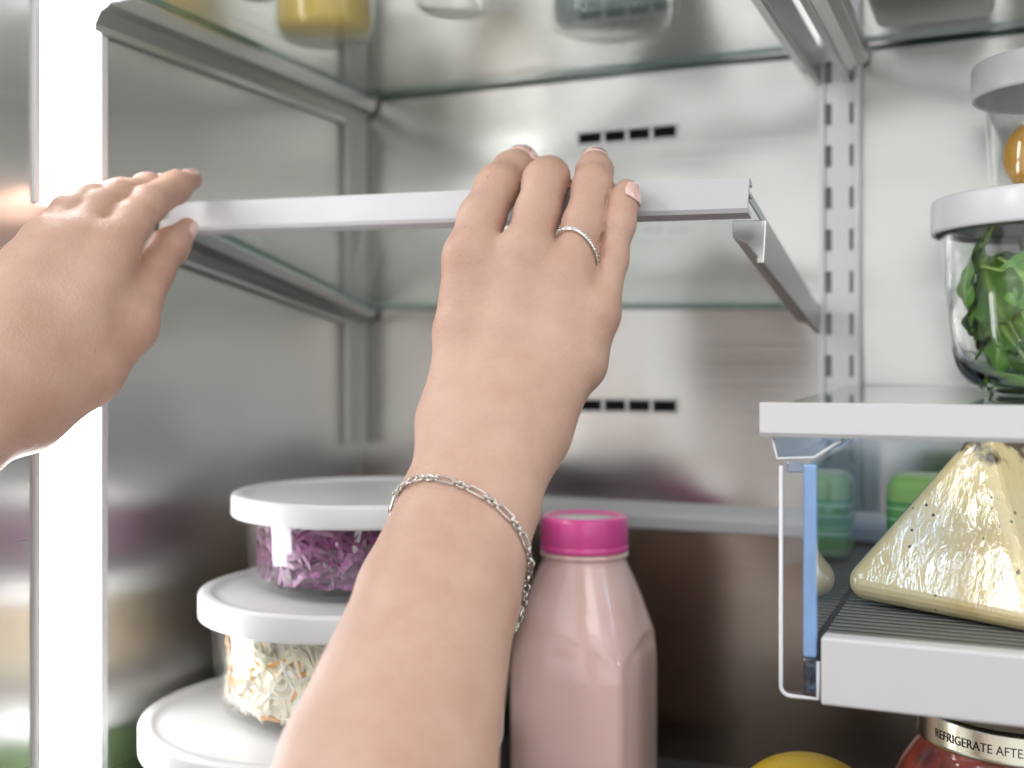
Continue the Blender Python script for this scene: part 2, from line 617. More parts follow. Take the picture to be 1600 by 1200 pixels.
def tube(bm, pts, r, n=8, closed=False):
    pts = [Vector(p) for p in pts]
    m = len(pts)
    rings = []
    prev = None
    for i, p in enumerate(pts):
        if closed:
            t = (pts[(i + 1) % m] - pts[i - 1]).normalized()
        else:
            t = (pts[min(i + 1, m - 1)] - pts[max(i - 1, 0)]).normalized()
        if prev is None:
            a = t.orthogonal().normalized()
        else:
            a = (prev - t * prev.dot(t)).normalized()
        prev = a
        b = t.cross(a)
        rr = r[i] if isinstance(r, (list, tuple)) else r
        rings.append([bm.verts.new(p + a * (rr * math.cos(2 * math.pi * k / n)) + b * (rr * math.sin(2 * math.pi * k / n))) for k in range(n)])
    for i in range(m if closed else m - 1):
        A, B = rings[i], rings[(i + 1) % m]
        for k in range(n):
            bm.faces.new((A[k], A[(k + 1) % n], B[(k + 1) % n], B[k]))
    if not closed:
        bm.faces.new(rings[0][::-1])
        bm.faces.new(rings[-1])


bm = bmesh.new()
rim = [(fx0, DYF + 0.007, ZDT - 0.006)]
zb = ZD0 + 0.0005
for k in range(7):
    a = math.pi + k / 6 * math.pi / 2
    rim.append((fx0 + 0.004 + 0.004 * math.cos(a), DYF + 0.007, zb + 0.004 + 0.004 * math.sin(a)))
rim.append((fx1, DYF + 0.007, zb))
rim.append((fx1, DYF + 0.007, zb + 0.016))
tube(bm, rim, 0.00095, 8)
from_bm('flange_rim', bm, CLEARE, dr, True)
bm = bmesh.new()
box(bm, (DX0 + 0.0092, DYF, ZD0), (DX1, DYF + 0.011, ZD1), 0.0012, 3)
from_bm('tray_front', bm, plain('tray_plastic', (0.62, 0.62, 0.63), 0.42, scale=60, var=0.02), dr)
bm = bmesh.new()
box(bm, (DX0 + 0.006, DYF + 0.0112, ZD0 + 0.006), (DX1 - 0.004, DYB, ZD0 + 0.010))
from_bm('tray_base', bm, CLEARF, dr)
zm = ZD1 - 0.0035
bm = bmesh.new()
box(bm, (DX0 + 0.0072, DYF + 0.0113, zm - 0.010), (DX1 - 0.0075, DYB - 0.002, zm - 0.0005))
mat_o = from_bm('ribbed_mat', bm, plain('mat_groove_shade', (0.010, 0.010, 0.010), 0.6, scale=300, var=0.2), dr)  # shade of the grooves put in as a black base under paler ribs
bm = bmesh.new()
nr = 36
w = (DYB - 0.002 - DYF - 0.0125) / nr
for k in range(nr):
    y = DYF + 0.0125 + w * k
    box(bm, (DX0 + 0.0074, y, zm - 0.0009), (DX1 - 0.0077, y + 0.50 * w, zm), 0.00025, 1)
o = from_bm('mat_ribs', bm, plain('grey_rubber', (0.17, 0.17, 0.155), 0.4, scale=300, var=0.2), mat_o)
o['kind'] = 'stuff'
# hanging runner of clear plastic below the shelf
bm = bmesh.new()
prism(bm, [(DX0 - 0.0135, ZDT + 0.0062), (DX0 + 0.016, ZDT + 0.0062), (DX0 + 0.014, ZDT + 0.0040), (DX0 + 0.0045, ZDT - 0.0030), (DX0 - 0.0102, ZDT - 0.0040), (DX0 - 0.0118, ZDT - 0.0032)], DYF + 0.014, DYB, axis=1)
weld(from_bm('runner', bm, CLEARP, dr), 0.0006)
bm = bmesh.new()
tube(bm, [(DX0 - 0.0135, DYF + 0.0135, ZDT + 0.0055), (DX0 - 0.0112, DYF + 0.0135, ZDT - 0.0036), (DX0 + 0.0045, DYF + 0.0135, ZDT - 0.0026), (DX0 + 0.0155, DYF + 0.0135, ZDT + 0.0050)], 0.0007, 6)
from_bm('runner_rim', bm, CLEARE, dr, True)

# ------------------------------------------------------------------ cheese
def smooth_small(o, lim=2.5e-5):
    for p_ in o.data.polygons:
        p_.use_smooth = p_.area < lim
    return o


CH = dict(L=(1357, 909, .562), A=(1536, 699, .545), Fp=(1603, 1000, .503), Rr=(1830, 930, .575), A2=(1690, 690, .60))
hull = []
cr = 0.0072
for q in ('L', 'A', 'Fp', 'Rr', 'A2'):
    c = P(*CH[q])
    rr = cr * (1.25 if q == 'L' else 1.0)
    if q in ('Fp', 'Rr'):
        c[2] = zm + 0.0006 + rr
    for i in range(18):
        for j in range(11):
            th, ph = 2 * math.pi * i / 18, math.pi * j / 10
            hull.append((c[0] + rr * math.sin(ph) * math.cos(th), c[1] + rr * math.sin(ph) * math.sin(th), c[2] + rr * math.cos(ph)))
bm = bmesh.new()
for p in hull:
    bm.verts.new(p)
res = bmesh.ops.convex_hull(bm, input=bm.verts[:])
bmesh.ops.delete(bm, geom=list({g for g in res['geom_interior'] + res['geom_unused'] if isinstance(g, bmesh.types.BMVert)}), context='VERTS')
cm, nt, N, L, b = nodes_of('cheese')
tc = N.new('ShaderNodeTexCoord')
n1 = N.new('ShaderNodeTexNoise')
n1.inputs['Scale'].default_value = 24
n1.inputs['Detail'].default_value = 5
L.new(tc.outputs['Object'], n1.inputs['Vector'])
cr1 = N.new('ShaderNodeValToRGB')
cr1.color_ramp.elements[0].position = 0.3
cr1.color_ramp.elements[0].color = srgb(240, 216, 152)
cr1.color_ramp.elements[1].position = 0.7
cr1.color_ramp.elements[1].color = srgb(250, 234, 190)
L.new(n1.outputs[0], cr1.inputs[0])
vo = N.new('ShaderNodeTexVoronoi')
vo.inputs['Scale'].default_value = 190
L.new(tc.outputs['Object'], vo.inputs['Vector'])
n3 = N.new('ShaderNodeTexNoise')
n3.inputs['Scale'].default_value = 42
L.new(tc.outputs['Object'], n3.inputs['Vector'])
ad = N.new('ShaderNodeMath')
ad.operation = 'MULTIPLY_ADD'
ad.inputs[1].default_value = -0.55
L.new(n3.outputs[0], ad.inputs[0])
ad.inputs[2].default_value = 0.5
ad2 = N.new('ShaderNodeMath')
ad2.operation = 'ADD'
L.new(vo.outputs['Distance'], ad2.inputs[0])
L.new(ad.outputs[0], ad2.inputs[1])
sp = N.new('ShaderNodeValToRGB')
sp.color_ramp.elements[0].position = 0.27
sp.color_ramp.elements[0].color = (1, 1, 1, 1)
sp.color_ramp.elements[1].position = 0.33
sp.color_ramp.elements[1].color = (0, 0, 0, 1)
L.new(ad2.outputs[0], sp.inputs[0])
mx = N.new('ShaderNodeMix')
mx.data_type = 'RGBA'
L.new(sp.outputs[0], mx.inputs[0])
L.new(cr1.outputs[0], mx.inputs[6])
mx.inputs[7].default_value = srgb(96, 66, 30)
gz = N.new('ShaderNodeSeparateXYZ')
L.new(tc.outputs['Object'], gz.inputs[0])
n4 = N.new('ShaderNodeTexNoise')
n4.inputs['Scale'].default_value = 75
n4.inputs['Detail'].default_value = 3
L.new(tc.outputs['Object'], n4.inputs['Vector'])
mz = N.new('ShaderNodeMath')
mz.operation = 'MULTIPLY_ADD'
mz.inputs[1].default_value = 20.0
L.new(gz.outputs[2], mz.inputs[0])
L.new(n4.outputs[0], mz.inputs[2])
rz = N.new('ShaderNodeValToRGB')
rz.color_ramp.elements[0].position = 0.90 + 0.62
rz.color_ramp.elements[0].position = 0.93
rz.color_ramp.elements[0].color = (0, 0, 0, 1)
rz.color_ramp.elements[1].position = 1.0
rz.color_ramp.elements[1].color = (1, 1, 1, 1)
hf = N.new('ShaderNodeMath')
hf.operation = 'MULTIPLY'
hf.inputs[1].default_value = 0.53
L.new(mz.outputs[0], hf.inputs[0])
L.new(hf.outputs[0], rz.inputs[0])
mx3 = N.new('ShaderNodeMix')
mx3.data_type = 'RGBA'
L.new(rz.outputs[0], mx3.inputs[0])
L.new(mx.outputs[2], mx3.inputs[6])
mx3.inputs[7].default_value = srgb(84, 60, 34)
L.new(mx3.outputs[2], b.inputs['Base Color'])
b.inputs['Roughness'].default_value = 0.5
b.inputs['Subsurface Weight'].default_value = 0.2
b.inputs['Subsurface Radius'].default_value = (0.004, 0.003, 0.001)
ch = empty('cheese_wedge', tuple(P(1560, 905, .57)), 'speckled pale yellow wedge of cheese in shiny crinkled plastic wrap', 'cheese')
mv = Matrix.Translation(-Vector(ch.location))
bmesh.ops.transform(bm, matrix=mv, verts=bm.verts)
bm2 = bm.copy()
smooth_small(from_bm('cheese', bm, cm, ch, True))
cen = Vector((0, 0, 0))
for v in bm2.verts:
    cen += v.co
cen /= len(bm2.verts)
for v in bm2.verts:
    v.co += (v.co - cen).normalized() * 0.0006
bmesh.ops.triangulate(bm2, faces=bm2.faces[:])
# crinkled film: glossy reflections over clear film
wm = bpy.data.materials.new('plastic_film')
wm.use_nodes = True
nt = wm.node_tree
N, L = nt.nodes, nt.links
N.remove(N['Principled BSDF'])
tr = N.new('ShaderNodeBsdfTransparent')
tr.inputs[0].default_value = (0.98, 0.98, 0.98, 1)
gl = N.new('ShaderNodeBsdfAnisotropic')
gl.inputs['Roughness'].default_value = 0.06
tc = N.new('ShaderNodeTexCoord')
mp = N.new('ShaderNodeMapping')
mp.inputs['Scale'].default_value = (1.0, 1.0, 0.28)
L.new(tc.outputs['Object'], mp.inputs[0])
vz = N.new('ShaderNodeTexVoronoi')
vz.feature = 'F1'
vz.inputs['Scale'].default_value = 150
L.new(mp.outputs[0], vz.inputs['Vector'])
nz = N.new('ShaderNodeTexNoise')
nz.inputs['Scale'].default_value = 260
nz.inputs['Detail'].default_value = 4
nz.inputs['Distortion'].default_value = 1.5
L.new(mp.outputs[0], nz.inputs['Vector'])
am = N.new('ShaderNodeMath')
am.operation = 'ADD'
L.new(vz.outputs['Distance'], am.inputs[0])
L.new(nz.outputs[0], am.inputs[1])
bp = N.new('ShaderNodeBump')
bp.inputs['Strength'].default_value = 1.0
bp.inputs['Distance'].default_value = 0.0003
L.new(am.outputs[0], bp.inputs['Height'])
L.new(bp.outputs[0], gl.inputs['Normal'])
mxs = N.new('ShaderNodeMixShader')
L.new(schlick(nt, 0.14, bp.outputs[0]), mxs.inputs[0])
L.new(tr.outputs[0], mxs.inputs[1])
L.new(gl.outputs[0], mxs.inputs[2])
L.new(mxs.outputs[0], N['Material Output'].inputs['Surface'])
smooth_small(from_bm('plastic_wrap', bm2, wm, ch, True))

# ------------------------------------------------------------------ green packet at the back of the drawer
gp = empty('green_packet', (-0.02, 0.715, zm), 'green striped food packet with rounded corners at the back of the drawer', 'packet')
gm, nt, N, L, b = nodes_of('green_print')
tc = N.new('ShaderNodeTexCoord')
sx = N.new('ShaderNodeSeparateXYZ')
L.new(tc.outputs['Generated'], sx.inputs[0])
rp = N.new('ShaderNodeValToRGB')
rp.color_ramp.interpolation = 'CONSTANT'
els = [(0.0, (96, 170, 80)), (0.06, (150, 200, 140)), (0.13, (88, 165, 78)), (0.30, (180, 215, 170)), (0.33, (96, 172, 84)), (0.40, (60, 140, 56)), (0.50, (140, 198, 130)),
       (0.53, (84, 164, 72)), (0.62, (150, 204, 140)), (0.645, (84, 164, 72)), (0.68, (66, 148, 56)), (0.71, (140, 192, 90)), (0.97, (170, 205, 130))]
els = [(p_, tuple(int(c_ * 0.85 + 30) for c_ in q_)) for p_, q_ in els]
rp.color_ramp.elements[0].position = 0
rp.color_ramp.elements[0].color = srgb(*els[0][1])
rp.color_ramp.elements[1].position = els[1][0]
rp.color_ramp.elements[1].color = srgb(*els[1][1])
for p_, c_ in els[2:]:
    e_ = rp.color_ramp.elements.new(p_)
    e_.color = srgb(*c_)
L.new(sx.outputs[2], rp.inputs[0])
L.new(rp.outputs[0], b.inputs['Base Color'])
b.inputs['Roughness'].default_value = 0.35
bm = bmesh.new()
box(bm, (-0.044, -0.02, 0.001), (0.080, 0.02, 0.054), 0.009, 4)
from_bm('carton', bm, gm, gp, True)
bm = bmesh.new()
box(bm, (-0.012, -0.0207, 0.030), (0.010, -0.0199, 0.037))
from_bm('white_label', bm, WHITE, gp)

# ------------------------------------------------------------------ spinach jar
JX, JY, JZ = 0.0270, 0.686, low.location.z - 0.0020
sj = empty('glass_jar', (JX, JY, JZ), 'clear glass jar of spinach with white lid on the lower right shelf', 'food jar', 'lidded glass food jars')
prof_o = [(0.0, 0.0), (0.030, 0.0), (0.041, 0.0025), (0.050, 0.011), (0.0545, 0.024), (0.0580, 0.050), (0.0600, 0.078), (0.0600, 0.092)]
prof_i = [(0.0565, 0.092), (0.0565, 0.078), (0.0545, 0.050), (0.051, 0.026), (0.046, 0.015), (0.037, 0.0085), (0.027, 0.0065), (0.0, 0.0062)]


def refine(prof, n=4):
    """Catmull-Rom through a lathe profile"""
    out = []
    pts = [Vector(p) for p in prof]
    for i in range(len(pts) - 1):
        p0, p1, p2, p3 = pts[max(i - 1, 0)], pts[i], pts[i + 1], pts[min(i + 2, len(pts) - 1)]
        for k in range(n):
            t = k / n
            q = 0.5 * ((2 * p1) + (p2 - p0) * t + (2 * p0 - 5 * p1 + 4 * p2 - p3) * t * t + (3 * p1 - p0 - 3 * p2 + p3) * t ** 3)
            out.append((max(q[0], 0.0), q[1]))
    out.append(tuple(pts[-1]))
    out[0] = tuple(pts[0])
    return out


def closed_lathe(name, prof, mat, parent, n=72, center=(0, 0, 0), power=None):
    bm = bmesh.new()
    lathe(bm, prof, n, center, power=power, close=False)
    bmesh.ops.remove_doubles(bm, verts=bm.verts[:], dist=1e-5)
    return from_bm(name, bm, mat, parent, True)


closed_lathe('jar_glass', refine(prof_o) + refine(prof_i), JARG, sj)


def lid(parent, r, z0, z1, mat=LIDM, recess=0.0022, n=96):
    e = 0.0022
    prof = [(r - 0.0025, z0 + 0.001), (r - 0.0012, z0), (r - 0.0002, z0 + 0.0008), (r, z0 + 0.002), (r, z1 - e), (r - e * 0.3, z1 - e * 0.3), (r - e, z1),
            (r - 0.0065, z1), (r - 0.0080, z1 - recess * 0.3), (r - 0.0092, z1 - recess), (r - 0.014, z1 - recess), (0.0, z1 - recess * 0.8)]
    o = closed_lathe('lid', prof, mat, parent, n)
    return o


lid(sj, 0.0655, 0.0875, 0.1065)
# spinach leaves
sm, nt, N, L, b = nodes_of('spinach')
a = N.new('ShaderNodeAttribute')
a.attribute_name = 'col'
oi = N.new('ShaderNodeObjectInfo')
hs = N.new('ShaderNodeHueSaturation')
L.new(a.outputs['Color'], hs.inputs['Color'])
mr = N.new('ShaderNodeMapRange')
mr.inputs[3].default_value = 0.55
mr.inputs[4].default_value = 1.5
L.new(oi.outputs['Random'], mr.inputs[0])
L.new(mr.outputs[0], hs.inputs['Value'])
L.new(hs.outputs[0], b.inputs['Base Color'])
b.inputs['Roughness'].default_value = 0.32
tc = N.new('ShaderNodeTexCoord')
nz = N.new('ShaderNodeTexNoise')
nz.inputs['Scale'].default_value = 140
L.new(tc.outputs['Object'], nz.inputs['Vector'])
bp = N.new('ShaderNodeBump')
bp.inputs['Strength'].default_value = 0.5
bp.inputs['Distance'].default_value = 0.001
L.new(nz.outputs[0], bp.inputs['Height'])
L.new(bp.outputs[0], b.inputs['Normal'])


def leaf_mesh(seed):
    r = random.Random(seed)
    nu, nv = 14, 10
    Ln, Wd = 0.046, 0.0175
    vs, cols, fs = [], [], []
    curl, fold = r.uniform(0.8, 1.2), r.uniform(0.0, 0.35)
    for i in range(nu + 1):
        t = i / nu
        w = Wd * (math.sin(math.pi * min(1, t ** 0.75)) ** 0.75) * (1.0 - 0.12 * t) + 0.0008
        for j in range(nv + 1):
            s = 2 * j / nv - 1
            x = t * Ln
            y = s * w
            z = abs(s) ** 1.3 * w * fold + 0.0022 * math.sin(9 * t + 2.5 * s + seed) * abs(s) + 0.0012 * math.sin(17 * t - 6 * s) * abs(s)
            ang = curl * (t - 0.5)
            xx = Ln * math.sin(ang) / max(curl, 1e-3)
            zz = Ln * (1 - math.cos(ang)) / max(curl, 1e-3)
            vs.append((xx - math.sin(ang) * z, y, zz + math.cos(ang) * z))
            vein = max(0, 1 - abs(s) * 7)
            side = max(0, 1 - abs(((abs(s) * 0.5 - t) * 6) % 1 - 0.5) * 7) * 0.25
            k = min(1, vein + side)
            g = np.array([0.12, 0.31, 0.035]) * (1 - k) + np.array([0.33, 0.52, 0.12]) * k
            cols.append((*g, 1))
    for i in range(nu):
        for j in range(nv):
            q = i * (nv + 1) + j
            fs.append((q, q + 1, q + nv + 2, q + nv + 1))
    base = len(vs)
    # stem
    for i in range(6):
        t = i / 5
        for k in range(6):
            a_ = 2 * math.pi * k / 6
            vs.append((-0.034 * (1 - t) - 0.018 * t, 0.0013 * math.cos(a_), 0.0013 * math.sin(a_) + 0.0095 - 0.004 * t))
            cols.append((0.25, 0.38, 0.09, 1))
    for i in range(5):
        for k in range(6):
            fs.append((base + i * 6 + k, base + i * 6 + (k + 1) % 6, base + (i + 1) * 6 + (k + 1) % 6, base + (i + 1) * 6 + k))
    me = bpy.data.meshes.new('spinach_leaf')
    me.from_pydata(vs, [], fs)
    at = me.color_attributes.new('col', 'FLOAT_COLOR', 'POINT')
    at.data.foreach_set('color', np.array(cols, dtype=np.float32).ravel())
    me.materials.append(sm)
    me.polygons.foreach_set('use_smooth', [True] * len(me.polygons))
    return me


sp_ = empty('spinach', (JX, JY, JZ + 0.008), 'fresh green spinach leaves packed inside the lidded glass jar', 'spinach')
lms = [leaf_mesh(i) for i in range(6)]
k = 0
for ringi, (nleaf, rad) in enumerate(((15, 0.0425), (16, 0.0465), (16, 0.0485), (10, 0.030))):
    for i in range(nleaf):
        a_ = 2 * math.pi * (i + 0.5 * (ringi % 2)) / nleaf + rng.uniform(-0.15, 0.15)
        zc = (0.016, 0.034, 0.052, 0.050)[ringi] + rng.uniform(-0.006, 0.008)
        rr = rad * rng.uniform(0.93, 1.0) * (0.88 if ringi == 0 else 1.0)
        out = Vector((math.cos(a_), math.sin(a_), 0.15)).normalized()
        tang = Vector((-math.sin(a_), math.cos(a_), 0))
        upv = out.cross(tang)
        th = rng.uniform(0, 2 * math.pi)
        xa = (tang * math.cos(th) + upv * math.sin(th)).normalized()
        za = -out
        ya = za.cross(xa)
        o = link('leaf', lms[k % 6], None, sp_)
        cpos = Vector((math.cos(a_) * rr, math.sin(a_) * rr, zc)) 
        o.matrix_local = Matrix(((xa[0], ya[0], za[0], cpos[0]), (xa[1], ya[1], za[1], cpos[1]), (xa[2], ya[2], za[2], cpos[2]), (0, 0, 0, 1))) @ Matrix.Scale(rng.uniform(0.72, 1.0), 4)
        # keep it inside the glass
        for vtx in lms[k % 6].vertices:
            pass
        k += 1

# upper jar with an orange
UZ = JZ + 0.1066 - 0.0010
uj = empty('glass_jar', (JX, JY, UZ), 'smaller clear glass jar with white lid stacked on the spinach jar', 'food jar', 'lidded glass food jars')
closed_lathe('jar_glass', [(0.0, 0.0), (0.032, 0.0), (0.0345, 0.002), (0.0355, 0.006), (0.0375, 0.062), (0.0355, 0.062), (0.0335, 0.008), (0.031, 0.004), (0.0, 0.0035)], BOWLG, uj)
lid(uj, 0.0445, 0.0555, 0.0745)
og = bmesh.new()
bmesh.ops.create_uvsphere(og, u_segments=32, v_segments=20, radius=0.0195)
o = from_bm('orange', og, plain('orange_peel', (0.75, 0.36, 0.02), 0.4, bump=0.4, scale=500, var=0.12), None, True)
o.location = (JX - 0.0105, JY - 0.004, UZ + 0.0235)
o.scale = (0.9, 0.9, 1.0)
tag(o, 'small orange fruit inside the upper lidded glass jar', 'orange')

# jar at the upper right corner, standing on the upper right shelf
yj = empty('glass_jar', (0.036, 0.735, 0.2209), 'clear glass jar with yellow contents on the upper right shelf', 'food jar', 'jars on the upper shelves')


def small_jar(e, r, h, liquid=None, fill=0.8, glass=JARTHIN):
    closed_lathe('jar_glass', [(0, 0), (r * .86, 0), (r * .95, .002), (r, .008), (r, h * .8), (r * .8, h * .93), (r * .8, h), (r * .74, h), (r * .74, h * .93), (r * .94, h * .8), (r * .94, .009), (r * .86, .0015), (0, .0012)], glass, e)
    if liquid:
        closed_lathe('contents', [(0, .0016), (r * .80, .0018), (r * .925, .0075), (r * .925, h * fill), (0, h * fill)], liquid, e)
    bm = bmesh.new()
    closed_lathe('lid', [(0, h + .008), (r * .84, h + .008), (r * .88, h + .006), (r * .88, h - .008), (r * .83, h - .008), (r * .83, h + .001), (0, h + .001)], LIDM, e)
    bm.free()


YEL = plain('yellow_sauce', (0.82, 0.52, 0.05), 0.35, scale=60, var=0.3, sss=0.1)
YEL2 = plain('pale_yellow_sauce', (0.70, 0.50, 0.13), 0.35, scale=60, var=0.25)
GREYC = plain('blue_grey_contents', (0.16, 0.22, 0.23), 0.35, scale=70, var=0.35)
PALEC = plain('pale_contents', (0.66, 0.68, 0.68), 0.4, scale=50, var=0.1)
small_jar(yj, 0.033, 0.10, YEL2)


sb = empty('storage_box', (-0.0415, 0.672, 0.2209), 'dark olive grey storage box on the upper right shelf', 'box')
bm = bmesh.new()
box(bm, (-0.036, -0.11, 0.0002), (0.036, 0.11, 0.085), 0.006, 3)
from_bm('box_body', bm, plain('olive_grey_plastic', (0.115, 0.115, 0.085), 0.45, scale=40, var=0.15), sb)
bm = bmesh.new()
box(bm, (-0.0385, -0.1125, 0.0852), (0.0385, 0.1125, 0.095), 0.003, 3)
from_bm('lid', bm, WHITE, sb)


def upper_jar(px, d, r, h, label, liquid, fill=0.8):
    p = P(px, 300, d)
    e = empty('glass_jar', (p[0], p[1], 0.2209), label, 'food jar', 'jars on the upper shelves')
    small_jar(e, r, h, liquid, fill)
    return e


upper_jar(508, 0.765, 0.0335, 0.11, 'glass jar of yellow sauce on the upper left shelf', YEL)
upper_jar(955, 0.745, 0.0395, 0.09, 'wide glass jar with blue grey contents near the middle of the upper left shelf', GREYC)
upper_jar(402, 0.68, 0.0125, 0.07, 'narrow pale glass bottle left of the yellow sauce jar', PALEC)
upper_jar(715, 0.70, 0.0275, 0.06, 'small clear empty glass jar between the yellow and blue grey jars', None)


# ------------------------------------------------------------------ stack of bowls on the left
def bowl(cx_px, d, r, zlid_top, lid_h, h, label, rb=0.86):
    p = P(cx_px, 600, d)
    z0 = zlid_top - h
    e = empty('lidded_bowl', (p[0], p[1], z0), label, 'food bowl', 'stacked glass bowls with white lids')
    ro = r - 0.0045
    prof_o = [(0, 0), (ro * rb * 0.86, 0), (ro * rb * .95, .0015), (ro * (rb + .05), .007), (ro * (rb + .08), .016), (ro * .985, h - lid_h * 0.6), (ro, h - .006)]
    prof_i = [(ro - .003, h - .006), (ro * .985 - .003, h - lid_h * 0.6), (ro * (rb + .08) - .003, .017), (ro * (rb + .045) - .003, .010), (ro * rb * .85, .0062), (0, .006)]
    closed_lathe('bowl_glass', prof_o + prof_i, BOWLG, e)
    lid(e, r, h - lid_h, h)
    return e, ro * (rb + .10) - .0070, ro * .97 - .0080, h - lid_h


SD = 0.668
ZB0 = ZF + 0.0005
zl3, zl2, zl1 = -0.1985, -0.1285, -0.0738
b3 = bowl(508, SD, 0.1045, zl3, 0.0165, zl3 - ZB0, 'largest white lidded glass bowl, lowest of the stack at left')
b2 = bowl(556, SD + 0.012, 0.0910, zl2, 0.0150, zl2 - (zl3 - 0.0015), 'middle white lidded glass bowl holding pale slaw')
b1 = bowl(586, SD + 0.028, 0.0855, zl1, 0.0135, zl1 - (zl2 - 0.0015), 'topmost white lidded glass bowl holding purple cabbage')


def shreds(name, e_tuple, cols, n, width, length, label, cat, bias, fill=0.97, seed=3):
    """many curled strips packed in the bowl, joined: nobody could count them"""
    e, rbot, rtop, ztop = e_tuple
    r = random.Random(seed)
    vs, fs, cl = [], [], []
    zlo, zhi = 0.0095, ztop * fill
    for i in range(n):
        t = r.random()
        z_ = zlo + (zhi - zlo) * t
        R_ = rbot + (rtop - rbot) * t - 0.003
        rad = R_ * (math.sqrt(r.random()) if r.random() < 0.4 else r.uniform(0.90, 0.995))
        a0 = r.uniform(0, 2 * math.pi)
        c0 = Vector((rad * math.cos(a0), rad * math.sin(a0), z_))
        d0 = Vector((-math.sin(a0), math.cos(a0), r.uniform(-1.0, 1.0))).normalized()
        if r.random() < 0.3:
            d0 = Vector((r.uniform(-1, 1), r.uniform(-1, 1), r.uniform(-.6, .6))).normalized()
        nrm = Vector((math.cos(a0), math.sin(a0), r.uniform(-.5, .5))).normalized()
        nrm = (nrm - d0 * nrm.dot(d0)).normalized()
        sd = d0.cross(nrm)
        wd = width * r.uniform(0.6, 1.5)
        th = wd * 0.35
        ln = length * r.uniform(0.5, 1.3)
        bend = r.uniform(-3.0, 3.0)
        col = Vector(cols[bisect(r.random(), bias)]) * r.uniform(0.75, 1.2)
        base = len(vs)
        ns = 7
        for k_ in range(ns + 1):
            s = k_ / ns - 0.5
            p = c0 + d0 * (s * ln) + sd * (bend * s * s * ln) - nrm * (s * s * ln * 0.25)
            for (u, v) in ((-1, -1), (1, -1), (1, 1), (-1, 1)):
                q = p + sd * (u * wd / 2) + nrm * (v * th / 2)
                tz = min(max((q.z - 0.0) / max(ztop, 1e-4), 0), 1)
                lim = rbot + (rtop - rbot) * tz
                rr = math.hypot(q.x, q.y)
                if rr > lim:
                    q.x *= lim / rr
                    q.y *= lim / rr
                q.z = min(max(q.z, zlo - 0.002), zhi + 0.001)
                vs.append(q)
                edge = 1.0 if v < 0 else 1.12
                cl.append((min(1, col[0] * edge), min(1, col[1] * edge), min(1, col[2] * edge), 1))
        for k_ in range(ns):
            A, B = base + 4 * k_, base + 4 * k_ + 4
            for m_ in range(4):
                fs.append((A + m_, A + (m_ + 1) % 4, B + (m_ + 1) % 4, B + m_))
        fs.append((base, base + 3, base + 2, base + 1))
        fs.append((base + 4 * ns, base + 4 * ns + 1, base + 4 * ns + 2, base + 4 * ns + 3))
    # the packed heart of the filling
    nk = 40
    core = []
    for (f_, z_) in ((0.0, zlo), (0.93, zlo), (0.93, zhi - 0.003), (0.0, zhi - 0.003)):
        ring_ = []
        for k_ in range(nk):
            tz = z_ / ztop
            rr = (rbot + (rtop - rbot) * tz) * f_ * (1 + 0.015 * math.sin(5 * k_) + 0.01 * r.random())
            ring_.append(len(vs))
            vs.append(Vector((rr * math.cos(2 * math.pi * k_ / nk), rr * math.sin(2 * math.pi * k_ / nk), z_)))
            cc_ = cols[2] if name == 'shredded_cabbage' else cols[k_ % 2]
            cl.append((cc_[0], cc_[1], cc_[2], 1))
        core.append(ring_)
    for A_, B_ in zip(core, core[1:]):
        for k_ in range(nk):
            fs.append((A_[k_], A_[(k_ + 1) % nk], B_[(k_ + 1) % nk], B_[k_]))
    me = bpy.data.meshes.new(name)
    me.from_pydata([tuple(v) for v in vs], [], fs)
    at = me.color_attributes.new('col', 'FLOAT_COLOR', 'POINT')
    at.data.foreach_set('color', np.array(cl, dtype=np.float32).ravel())
    o = link(name, me, attr_mat(name + '_flesh', 'col', 0.3, 0.2, 0.1))
    o.location = e.location
    tag(o, label, cat, None, 'stuff')
    return o


def bisect(x, cum):
    for i_, c_ in enumerate(cum):
        if x < c_:
            return i_
    return len(cum) - 1


shreds('shredded_cabbage', b1, [(0.20, 0.028, 0.16), (0.33, 0.085, 0.27), (0.09, 0.010, 0.075), (0.52, 0.28, 0.46), (0.78, 0.70, 0.74)], 1500, 0.0036, 0.042,
       'shredded purple cabbage filling the topmost glass bowl', 'cabbage', (0.36, 0.62, 0.84, 0.94, 1.0))
shreds('slaw', b2, [(0.84, 0.78, 0.64), (0.88, 0.84, 0.76), (0.82, 0.72, 0.52), (0.92, 0.42, 0.07), (0.86, 0.76, 0.60)], 1500, 0.0036, 0.034,
       'pale cabbage slaw with orange carrot shreds in the middle glass bowl', 'slaw', (0.38, 0.72, 0.82, 0.95, 1.0), seed=5)
shreds('green_salad', b3, [(0.14, 0.26, 0.08), (0.22, 0.34, 0.12), (0.08, 0.16, 0.05)], 700, 0.006, 0.03, 'chopped green salad inside the largest lowest glass bowl', 'salad',
       (0.4, 0.8, 1.0), seed=9)

